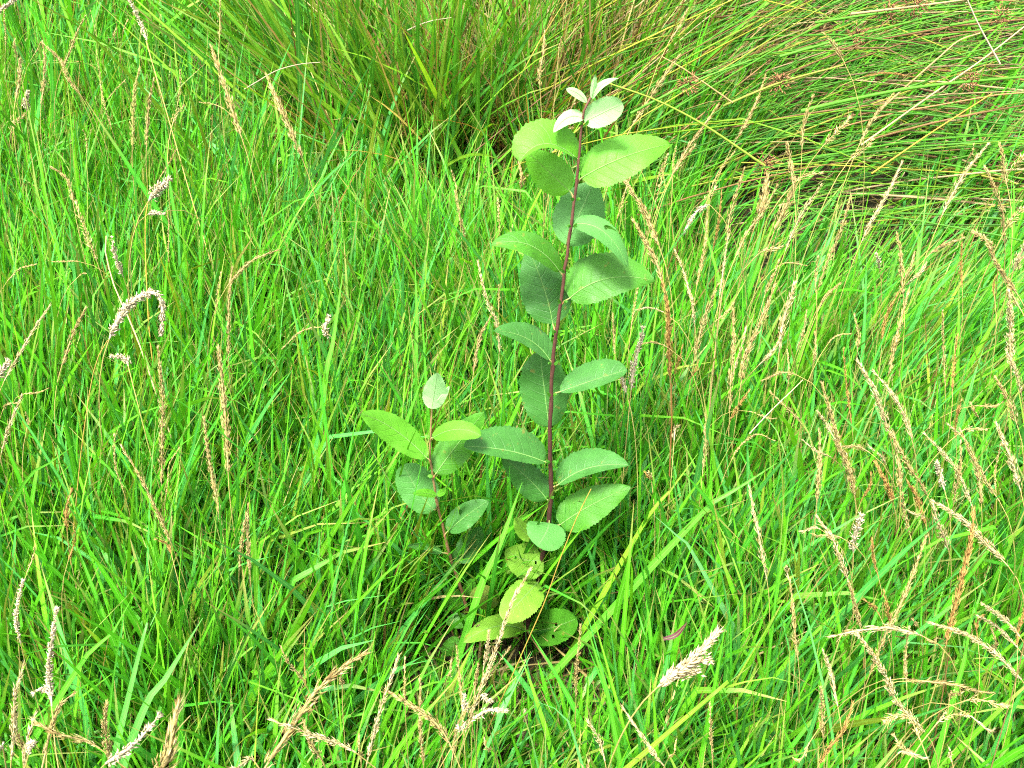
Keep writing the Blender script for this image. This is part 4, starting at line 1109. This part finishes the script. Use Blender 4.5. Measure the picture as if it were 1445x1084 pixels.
def head_mesh(kind, path, wpx):
    """path: world points base->tip; wpx: full width in metres"""
    L = np.linalg.norm(np.diff(path, axis=0), axis=1).sum()
    n = len(path); f = np.linspace(0, 1, n)
    Tn = norm(np.gradient(path, axis=0))
    pal = np.array(HCOL[kind])
    dens = {'s': 2100, 'b': 2200, 'p': 2100, 'w': 3000, 'c': 3200, 't': 1200, 'o': 1300, 'g': 1700}[kind]
    k = int(np.clip(L * dens * RNG.uniform(0.6, 1.25), 36, 680))
    # spikelets come in whorled bunches, not evenly
    nb = max(5, int(L / 0.011))
    bc = (np.arange(nb) + RNG.uniform(0.1, 0.9, nb)) / nb
    t = np.clip(bc[RNG.integers(0, nb, k)] + np.abs(RNG.normal(0, 0.75 / nb, k)), 0, 1)
    P = np.stack([np.interp(t, f, path[:, q]) for q in range(3)], 1)
    D = norm(np.stack([np.interp(t, f, Tn[:, q]) for q in range(3)], 1))
    rnd = RNG.normal(0, 1, (k, 3)); rad = norm(rnd - D * (rnd * D).sum(1, keepdims=True))
    hw = wpx * (0.60 if kind in 'spw' else 0.52)
    if kind == 'w':
        prof = np.interp(t, [0, .12, .5, .85, 1], [.5, 1, .85, .5, .25]); ang = RNG.uniform(0.35, 1.0, k); ls, ws = 0.0058, 0.0015
    elif kind == 'c':
        prof = np.interp(t, [0, .1, .45, .8, 1], [.35, .8, 1.0, .5, .3]); ang = RNG.uniform(0.1, 0.7, k); ls, ws = 0.0082, 0.0018
    elif kind == 'o':
        prof = np.interp(t, [0, .3, .8, 1], [.5, 1, .7, .2]); ang = RNG.uniform(0.15, 0.8, k); ls, ws = 0.0070, 0.0010
    elif kind == 't':
        prof = np.interp(t, [0, .3, .8, 1], [.5, 1, .7, .3]); ang = RNG.uniform(0.05, 0.35, k); ls, ws = 0.0066, 0.0010
    else:
        prof = np.interp(t, [0, .15, .4, .75, 1], [.45, .85, 1, .62, .12]); ang = RNG.uniform(0.03, 0.40, k); ls, ws = 0.0098, 0.00075
    # unevenness along the head
    prof = prof * RNG.uniform(0.7, 1.1) * (0.72 + 0.4 * np.sin(t * L * RNG.uniform(90, 240) + RNG.uniform(0, 6)) ** 2)
    r = hw * prof * RNG.random(k) ** 0.6
    sc = np.clip(wpx / 0.0075, 0.8, 1.9)
    ln = ls * sc ** 0.6 * RNG.uniform(0.6, 1.3, k); wd = ws * sc ** 0.6 * RNG.uniform(0.7, 1.3, k)
    dirs = norm(D * np.cos(ang)[:, None] + rad * np.sin(ang)[:, None] + np.array([0, 0, -0.05]))
    pos = P + rad * r[:, None] - dirs * (ln * 0.35)[:, None]
    col = pal[RNG.integers(0, len(pal), k)] * RNG.lognormal(0, 0.16, k)[:, None]
    if kind == 'c':                           # separate side lobes
        for tt, sx in ((.25, .030), (.5, .026)):
            i0 = int(tt * (n - 1)); q = 70
            s = RNG.random(q)
            dv = norm(RIGHT * 0.95 + UP * 0.15 + Tn[i0] * 0.3)
            pp = path[i0] + dv * (s * sx)[:, None] + RNG.normal(0, .0022, (q, 3))
            dd = norm(dv + RNG.normal(0, .3, (q, 3)))
            P2 = pp
            pos = np.vstack([pos, P2]); dirs = np.vstack([dirs, dd]); ln = np.r_[ln, .008 * RNG.uniform(.7, 1.2, q)]; wd = np.r_[wd, .0025 * RNG.uniform(.7, 1.2, q)]
            col = np.vstack([col, pal[RNG.integers(0, 3, q)]])
    V, T, C = spikelets(pos, dirs, ln, wd, col)
    VV, TT, CC, off = [V], [T], [C], len(V)
    QQ = []
    # rachis
    core = {'w': .42, 'c': .45, 's': .30, 'p': .30, 'b': .34, 'g': .28, 't': .2, 'o': .08}[kind] * hw
    ra = np.maximum(np.linspace(0.0008, 0.00035, n), core * np.interp(f, [0, .12, .5, .85, 1], [.3, .9, .85, .5, .1]) * RNG.uniform(.7, 1.2, n))
    Vt, Qt = tube_arrays(path, ra, 5)
    VV.append(Vt); QQ.append(Qt + off); off += len(Vt)
    CC.append(np.tile(np.array([[*(pal[0] * 0.85), 1]]), (len(Vt), 1)))
    # fine side branches
    nbr = int(L / (0.010 if kind == 'o' else 0.02))
    for _ in range(nbr):
        i0 = RNG.integers(0, n - 2)
        rv = RNG.normal(0, 1, 3); rv = norm(rv - Tn[i0] * (rv @ Tn[i0]))
        bl = hw * (1.5 if kind == 'o' else 1.0) * RNG.uniform(.7, 1.4)
        e = path[i0] + Tn[i0] * bl * 1.6 + rv * bl
        Vt, Qt = tube_arrays(np.array([path[i0], (path[i0] + e) / 2 + Tn[i0] * bl * .1, e]), np.array([.0003, .00025, .0002]), 3)
        VV.append(Vt); QQ.append(Qt + off); off += len(Vt)
        CC.append(np.tile(np.array([[*(pal[0] * 0.9), 1]]), (len(Vt), 1)))
    return mesh_from('seed_head', np.vstack(VV), np.vstack(QQ), np.vstack(TT), {'tint': np.vstack(CC)}, smooth=False)


COLWORD = {'s': 'straw', 'b': 'rusty brown', 'p': 'pale', 'w': 'white woolly', 't': 'wispy straw', 'o': 'loose open', 'g': 'greenish straw', 'c': 'plump cream'}


def describe(kind, pts, w):
    (x0, y0), (x1, y1) = pts[0], pts[-1]
    dx, dy = x1 - x0, y0 - y1
    L = math.hypot(dx, dy)
    size = 'long' if L > 95 else ('short' if L < 42 else 'middling')
    if abs(dy) < 0.45 * abs(dx): lean = 'lying to the ' + ('right' if dx > 0 else 'left')
    elif dx > 0.22 * L: lean = 'leaning right'
    elif dx < -0.22 * L: lean = 'leaning left'
    else: lean = 'upright'
    x, y = sum(p[0] for p in pts) / len(pts), sum(p[1] for p in pts) / len(pts)
    col = ('at the left edge' if x < 130 else 'in the left grass' if x < 330 else 'left of the sapling' if x < 660 else 'beside the sapling' if x < 900
           else 'right of the sapling' if x < 1060 else 'in the right grass' if x < 1280 else 'at the right edge')
    row = 'top' if y < 160 else 'upper' if y < 370 else 'middle' if y < 600 else 'lower' if y < 830 else 'bottom'
    return f'{size} {COLWORD[kind]} head {lean}', f'{col} at the top' if row == 'top' else f'{col}, {row} part', x, y


auto = {}
for hi, (kind, w, h, pts, lab) in enumerate(HEADS):
    d, place, x, y = describe(kind, pts, w)
    if lab is None:
        auto.setdefault((d, place), []).append((x, hi))
ORD = ['leftmost', 'second from left', 'third from left', 'fourth from left', 'fifth from left', 'sixth from left']
LABEL = {}
for (d, place), lst in auto.items():
    lst.sort()
    for q, (x, hi) in enumerate(lst):
        if len(lst) == 1: LABEL[hi] = f'{d} {place}'
        elif len(lst) == 2: LABEL[hi] = f'{d} {place}, ' + ('left one' if q == 0 else 'right one')
        else: LABEL[hi] = f'{d} {place}, {ORD[min(q, 5)]}'


def culm(parent, p_top, tang, r, col, foot=None, name='stalk'):
    gzv = float(ground_z(p_top[0], p_top[1]))
    hgt = max(p_top[2] - gzv, 0.03)
    if foot is None:
        fx = p_top[0] - tang[0] * 0.2 * hgt; fy = p_top[1] - tang[1] * 0.2 * hgt
        foot = np.array([fx, fy, float(ground_z(fx, fy)) - 0.005])
    path = bezier(foot, foot + np.array([0, 0, .4 * hgt]), p_top - tang * 0.22 * hgt, p_top, 12)
    Vt, Qt = tube_arrays(path, np.linspace(r * 1.25, r * 0.85, 12), 5)
    f = np.repeat(np.linspace(0, 1, 12), 5)[:, None]
    C = np.concatenate([np.array(col)[None] * (f) + (1 - f) * np.array([[0.07, 0.15, 0.015]]) , np.ones((len(Vt), 1))], 1)
    return link(name, mesh_from(name, Vt, Qt, attrs={'tint': C}), MAT_STRAW, parent), foot


def place_head(hi, kind, w, h, pts, lab):
    cx = sum(p[0] for p in pts) / len(pts); cy = sum(p[1] for p in pts) / len(pts)
    d = ray(cx, cy)
    c = on_canopy(cx, cy, h)
    c_y = min(c[1], 3.6)
    tilt = random.uniform(0.0, 0.55)
    z0 = (CAM + d * (c_y / d[1]))[2]
    W = np.array([on_plane(x, y, c_y, tilt, z0) for x, y in pts])
    path = smooth_path(W, 16)
    path[:, 1] += 0.01 * np.sin(np.linspace(0, 3, 16) + random.uniform(0, 3))
    wm = w * depth_of(path.mean(0)) / F
    e_path = path
    tang = norm(path[1] - path[0])
    if tang[2] < -0.2: tang = norm(tang + np.array([0, 0, 1.0]))
    gz = float(ground_z(path[0, 0], path[0, 1]))
    hgt = max(path[0, 2] - gz, 0.03)
    fx = path[0, 0] - tang[0] * 0.24 * hgt; fy = path[0, 1] - tang[1] * 0.24 * hgt
    foot = np.array([fx, fy, float(ground_z(fx, fy)) - 0.005])
    root = empty('seed_stalk', tuple(float(q) for q in foot))
    tag(root, lab or LABEL[hi], 'seed stalk', 'dry seed stalks standing in the meadow grass')
    link('seed_head', head_mesh(kind, path, wm), MAT_STRAW, root)
    culm(root, path[0], tang, 0.0007 * max(0.8, min(1.6, wm / .008)), (0.23, 0.185, 0.055), foot)
    part_root(root)


for hi, rec in enumerate(HEADS):
    place_head(hi, *rec)


# ------------------------------------------------------------------ single stems and blades that stand out
def stem_thing(name, label, cat, pts, h, rpx, col, group=None, flower=None, tilt=0.1, footed=True):
    cx, cy = pts[len(pts) // 2]
    c = on_canopy(cx, cy, h); cyy = min(c[1], 3.4); d = ray(cx, cy); z0 = (CAM + d * (cyy / d[1]))[2]
    W = np.array([on_plane(x, y, cyy, tilt, z0) for x, y in pts])
    if footed and W[0, 2] > 0.08:
        t0 = norm(W[0] - W[1])
        if t0[2] < -0.3:
            W = np.vstack([(W[0] + t0 * min(0.5, (W[0, 2] - float(ground_z(*W[0, :2]))) / -t0[2]))[None], W])
    path = smooth_path(W, 24)
    r = rpx * depth_of(path.mean(0)) / F
    root = empty(name, tuple(float(q) for q in path[0]))
    tag(root, label, cat, group)
    Vt, Qt = tube_arrays(path, np.linspace(r, r * 0.6, 24), 6)
    C = np.tile(np.array([[*col, 1.0]]), (len(Vt), 1))
    link('stem', mesh_from('stem', Vt, Qt, attrs={'tint': C}), MAT_RUSH, root)
    if flower is not None:
        k = 90
        p = path[int(flower * 23)]
        dirs = norm(RNG.normal(0, 1, (k, 3)) + np.array([0.3, 0, 0.2]))
        pos = p + dirs * RNG.uniform(0.002, 0.020, k)[:, None]
        colr = np.array([(0.17, 0.075, 0.03), (0.26, 0.13, 0.05), (0.11, 0.045, 0.02)])[RNG.integers(0, 3, k)]
        V, T, Cc = spikelets(pos, dirs, RNG.uniform(.006, .012, k), RNG.uniform(.0015, .0028, k), colr)
        link('flower_cluster', mesh_from('flower_cluster', V, None, T, {'tint': Cc}, smooth=False), MAT_STRAW, root)
    part_root(root)


GR, STR, WHT, YEL = (0.045, 0.15, 0.010), (0.22, 0.165, 0.065), (0.30, 0.26, 0.17), (0.27, 0.17, 0.02)
stem_thing('rush_stem', 'thick green rush stem lying across the grass towards the right edge', 'rush', [(1130, 157), (1204, 140), (1304, 122), (1450, 108)], .6, 3.2, GR, 'single rush stems', .78, footed=False)
stem_thing('rush_stem', 'thin green rush stem slanting down right from beside the sapling top', 'rush', [(1079, 234), (994, 177), (927, 142), (857, 117)], .68, 2.0, (0.12, 0.19, 0.02), 'single rush stems', 0.02, footed=False)
stem_thing('rush_stem', 'rush stem with brown flower cluster right of the sapling top', 'rush', [(890, 160), (978, 116), (1060, 85)], .7, 2.0, GR, 'single rush stems', .5, footed=False)
stem_thing('rush_stem', 'rush stem with brown flower cluster in the middle of the flattened rushes', 'rush', [(1100, 80), (1212, 49), (1330, 20)], .72, 2.2, GR, 'single rush stems', .5, footed=False)
stem_thing('rush_stem', 'rush stem with brown flower cluster at the left end of the thick rush stem', 'rush', [(1020, 150), (1100, 117), (1190, 92)], .68, 2.0, (0.12, 0.15, 0.02), 'single rush stems', .5, footed=False)
stem_thing('rush_stem', 'rush stem with two-toned stalk and brown cluster at the top edge', 'rush', [(1150, 32), (1249, 18), (1360, 8)], .75, 2.0, GR, 'single rush stems', .5, footed=False)
stem_thing('rush_stem', 'rush stem with brown flower cluster highest at the top edge', 'rush', [(1200, 20), (1292, 9), (1390, -4)], .76, 2.0, (0.20, 0.16, 0.07), 'single rush stems', .5, footed=False)
stem_thing('rush_stem', 'rush stem with brown flower cluster in the top right corner', 'rush', [(1340, 36), (1422, 22), (1480, 14)], .75, 2.0, GR, 'single rush stems', .55, footed=False)
stem_thing('dry_stem', 'white dry stem slanting down right in the top right corner', 'stem', [(1411, 90), (1381, 35), (1364, -3)], .8, 1.3, WHT, 'bare dry stems', footed=False)
stem_thing('dry_stem', 'pale dry stem curving across the olive tussock at top left', 'stem', [(345, 126), (362, 116), (390, 100), (422, 91), (452, 88)], .50, .9, (0.19, 0.165, 0.10), 'bare dry stems', footed=False)
stem_thing('dry_stem', 'pale dry stem lying across the top of the tussock left of the sapling top', 'stem', [(575, 43), (592, 35), (612, 29), (637, 25)], .52, .9, (0.19, 0.165, 0.10), 'bare dry stems', footed=False)
stem_thing('dry_stem', 'straw stem slanting down right between sapling top and upper right heads', 'stem', [(1034, 145), (969, 100), (934, 80)], .7, 1.3, STR, 'bare dry stems', footed=False)
stem_thing('dry_stem', 'long straw stem leaning right through the grass at upper right', 'stem', [(1234, 162), (1324, 82), (1354, 57), (1383, 47)], .66, 1.6, STR, 'bare dry stems', footed=False)
stem_thing('dry_stem', 'long pale straw stem rising to the right edge at upper right', 'stem', [(1215, 205), (1320, 130), (1385, 85), (1445, 38)], .62, 1.5, (0.32, 0.26, 0.12), 'bare dry stems', footed=False)
stem_thing('dry_stem', 'yellow straw stem slanting up right below the pale one at upper right', 'stem', [(1230, 245), (1310, 190), (1400, 132)], .58, 1.3, YEL, 'bare dry stems', footed=False)
stem_thing('dry_stem', 'long upright straw stem between the brown and the very long seed heads', 'stem', [(998, 640), (1003, 556), (1013, 462), (1018, 421), (1022, 395)], .46, 1.6, STR, 'bare dry stems')
stem_thing('dry_stem', 'thin white stem leaning right among seed heads at mid right', 'stem', [(1058, 612), (1078, 590), (1101, 567), (1118, 551), (1133, 536)], .48, .9, WHT, 'bare dry stems', footed=False)
stem_thing('dry_stem', 'orange-yellow arching stem crossing the lowest right sapling leaf', 'stem', [(713, 975), (722, 955), (747, 899), (770, 846), (790, 790), (812, 735), (834, 690)], .36, 1.0, (0.20, 0.14, 0.025), 'bare dry stems')
stem_thing('dry_stem', 'golden stem under the arched white woolly head on the left', 'stem', [(93, 830), (98, 810), (107, 714), (115, 634), (128, 545), (138, 505), (152, 480)], .42, 1.0, (0.20, 0.14, 0.03), 'bare dry stems', tilt=0.3)
stem_thing('dry_stem', 'golden upright stem carrying two white heads on the left', 'stem', [(219, 540), (211, 470), (207, 400), (205, 340), (206, 300), (209, 286)], .5, 1.3, (0.28, 0.20, 0.035), 'bare dry stems', tilt=0.2)
stem_thing('dry_stem', 'pale stem leaning left behind the arched woolly head', 'stem', [(284, 747), (249, 637), (229, 582), (200, 495), (182, 450), (160, 400), (147, 345), (150, 333)], .45, 1.4, (0.36, 0.29, 0.14), 'bare dry stems', tilt=0.3)
stem_thing('dry_stem', 'long straw stem leaning left down from the whitish tattered head', 'stem', [(290, 345), (267, 269), (244, 189), (224, 120), (206, 58)], .5, .9, (0.30, 0.22, 0.07), 'bare dry stems', tilt=0.3)
stem_thing('dry_stem', 'dark brown stem below the thick dark seed head at lower right', 'stem', [(1322, 1025), (1332, 968), (1339, 921)], .34, 1.4, (0.10, 0.06, 0.02), 'bare dry stems')
stem_thing('dry_stem', 'thin dark stem leaning right near the right edge at the bottom', 'stem', [(1411, 1040), (1429, 976), (1446, 905)], .4, 1.2, (0.12, 0.08, 0.03), 'bare dry stems')
stem_thing('dry_stem', 'dark reddish stem below the thick rusty brown seed head', 'stem', [(946, 640), (948, 590), (947, 541)], .4, 1.6, (0.14, 0.07, 0.02), 'bare dry stems')

# extra heads carried by the two-headed stalk
extra = [('w', 16, .6, [(207, 287), (222, 268), (242, 249)], 'upper white woolly seed head of the two-headed stalk on the left'),
         ('w', 7, .55, [(207, 305), (220, 298), (234, 299)], 'small white seed head nodding right under the upper woolly one'),
         ('t', 5, .5, [(234, 300), (237, 330), (240, 365)], 'thin straw strand hanging down from the small nodding white head')]
for q, rec in enumerate(extra):
    place_head(1000 + q, *rec)


def single_blade(label, pts, wpx, h, col, tilt=0.35, name='grass_blade', cat='grass blade', group='single broad grass blades that stand out', footed=True):
    cx, cy = pts[len(pts) // 2]
    c = on_canopy(cx, cy, h); cyy = min(c[1], 3.3); d = ray(cx, cy); z0 = (CAM + d * (cyy / d[1]))[2]
    W = np.array([on_plane(x, y, cyy, tilt, z0) for x, y in pts])
    n = 22
    if footed and W[0, 2] > 0.06:
        t0 = norm(norm(W[0] - W[1]) + np.array([0, 0, -0.45]))
        W = np.vstack([(W[0] + t0 * min(0.5, (W[0, 2] - float(ground_z(*W[0, :2]))) / max(-t0[2], 0.3)))[None], W])
    path = smooth_path(W, n)
    view = norm(path.mean(0) - CAM); T = norm(np.gradient(path, axis=0))
    S = norm(np.cross(T, view)); N = np.cross(S, T)
    f = np.linspace(0, 1, n)
    w = wpx * depth_of(path.mean(0)) / F * 0.5 * np.interp(f, [0, .2, .5, .8, 1], [.6, .9, 1, .6, .04])
    tw = random.uniform(-.5, .5) + random.uniform(-.6, .6) * f
    side = S * np.cos(tw)[:, None] + N * np.sin(tw)[:, None]
    V = np.stack([path - side * w[:, None], path + np.cross(side, T) * (w * .25)[:, None], path + side * w[:, None]], 1).reshape(-1, 3)
    i = (np.arange(n - 1) * 3)[:, None] + np.array([[0, 1]])
    i = i.ravel()
    Q = np.stack([i, i + 1, i + 4, i + 3], 1)
    B = np.zeros((n, 3, 3)); B[:, 1, 0] = .5; B[:, 2, 0] = 1; B[..., 1] = f[:, None]; B[..., 2] = 0.2
    C = np.tile(np.array([[*col, 1.0]]), (len(V), 1))
    o = link(name, mesh_from(name, V, Q, attrs={'blade': B.reshape(-1, 3), 'tint': C}), MAT_BLADE)
    tag(o, label, cat, group)


G1, G2, G3 = (0.060, 0.25, 0.014), (0.075, 0.27, 0.045), (0.11, 0.26, 0.010)
single_blade('broad pale green grass blade leaning right at lower left', [(195, 1020), (235, 955), (286, 872)], 13, .36, G2)
single_blade('broad green grass blade arching right at lower left, left of the pale one', [(112, 940), (150, 906), (184, 848)], 10, .36, G1)
single_blade('short pale folded grass blade above the broad pale one at lower left', [(199, 911), (209, 889), (222, 862)], 9, .38, G2)
single_blade('broad grass blade slanting far right, right of the sapling at lower height', [(985, 730), (1036, 693), (1097, 653)], 11, .38, G1)
single_blade('broad bluish grass blade slanting left, right of the lowest sapling leaves', [(982, 788), (953, 754), (922, 727)], 9, .37, (0.075, 0.24, 0.07))
single_blade('yellow-green grass blade arched over to the right at the bottom right of centre', [(1000, 985), (1021, 973), (1049, 963), (1080, 957), (1107, 957), (1126, 965)], 8, .4, G3)
single_blade('long green grass blade arching right near the left edge', [(22, 703), (62, 660), (108, 626)], 8, .4, G1)
single_blade('tall straight grass blade standing upright left of the sapling', [(587, 535), (588, 444), (585, 362)], 7, .4, G1)
single_blade('tall broad grass blade standing by the small withered tuft', [(458, 545), (470, 482), (484, 383)], 9, .4, G1)
single_blade('broad pale grass blade leaning right near the right edge at mid height', [(1363, 570), (1375, 529), (1388, 492)], 9, .4, G2)
single_blade('broad upright grass blade behind the dark brown seed head at lower right', [(1353, 960), (1362, 924), (1375, 849)], 10, .4, G1)
single_blade('long grass blade leaning left right of the sapling foot', [(862, 1005), (845, 939), (823, 866)], 9, .36, G1)
single_blade('tall bright grass blade rising near the left edge at the top', [(47, 240), (45, 110), (32, 48)], 8, .48, G1)
single_blade('broad grass blade slanting right under the white tattered head at right', [(1290, 680), (1215, 612), (1145, 545)], 6, .4, G2)
single_blade('broad green grass blade pointing up right beside the right-pointing lower sapling leaf', [(905, 745), (940, 700), (985, 640)], 8, .36, G3)
single_blade('wide green grass blade rising between the two sapling stems', [(678, 830), (705, 770), (737, 680)], 12, .30, G1)
single_blade('green grass blade leaning right across the front at the bottom', [(820, 1075), (795, 1010), (757, 990)], 7, .4, (0.05, 0.21, 0.05))
single_blade('purple-red withered leaf blade in the grass above the plump cream head', [(936, 902), (954, 896), (970, 878)], 7, .33, (0.05, 0.010, 0.014), name='withered_leaf', cat='leaf', group=None, footed=False)
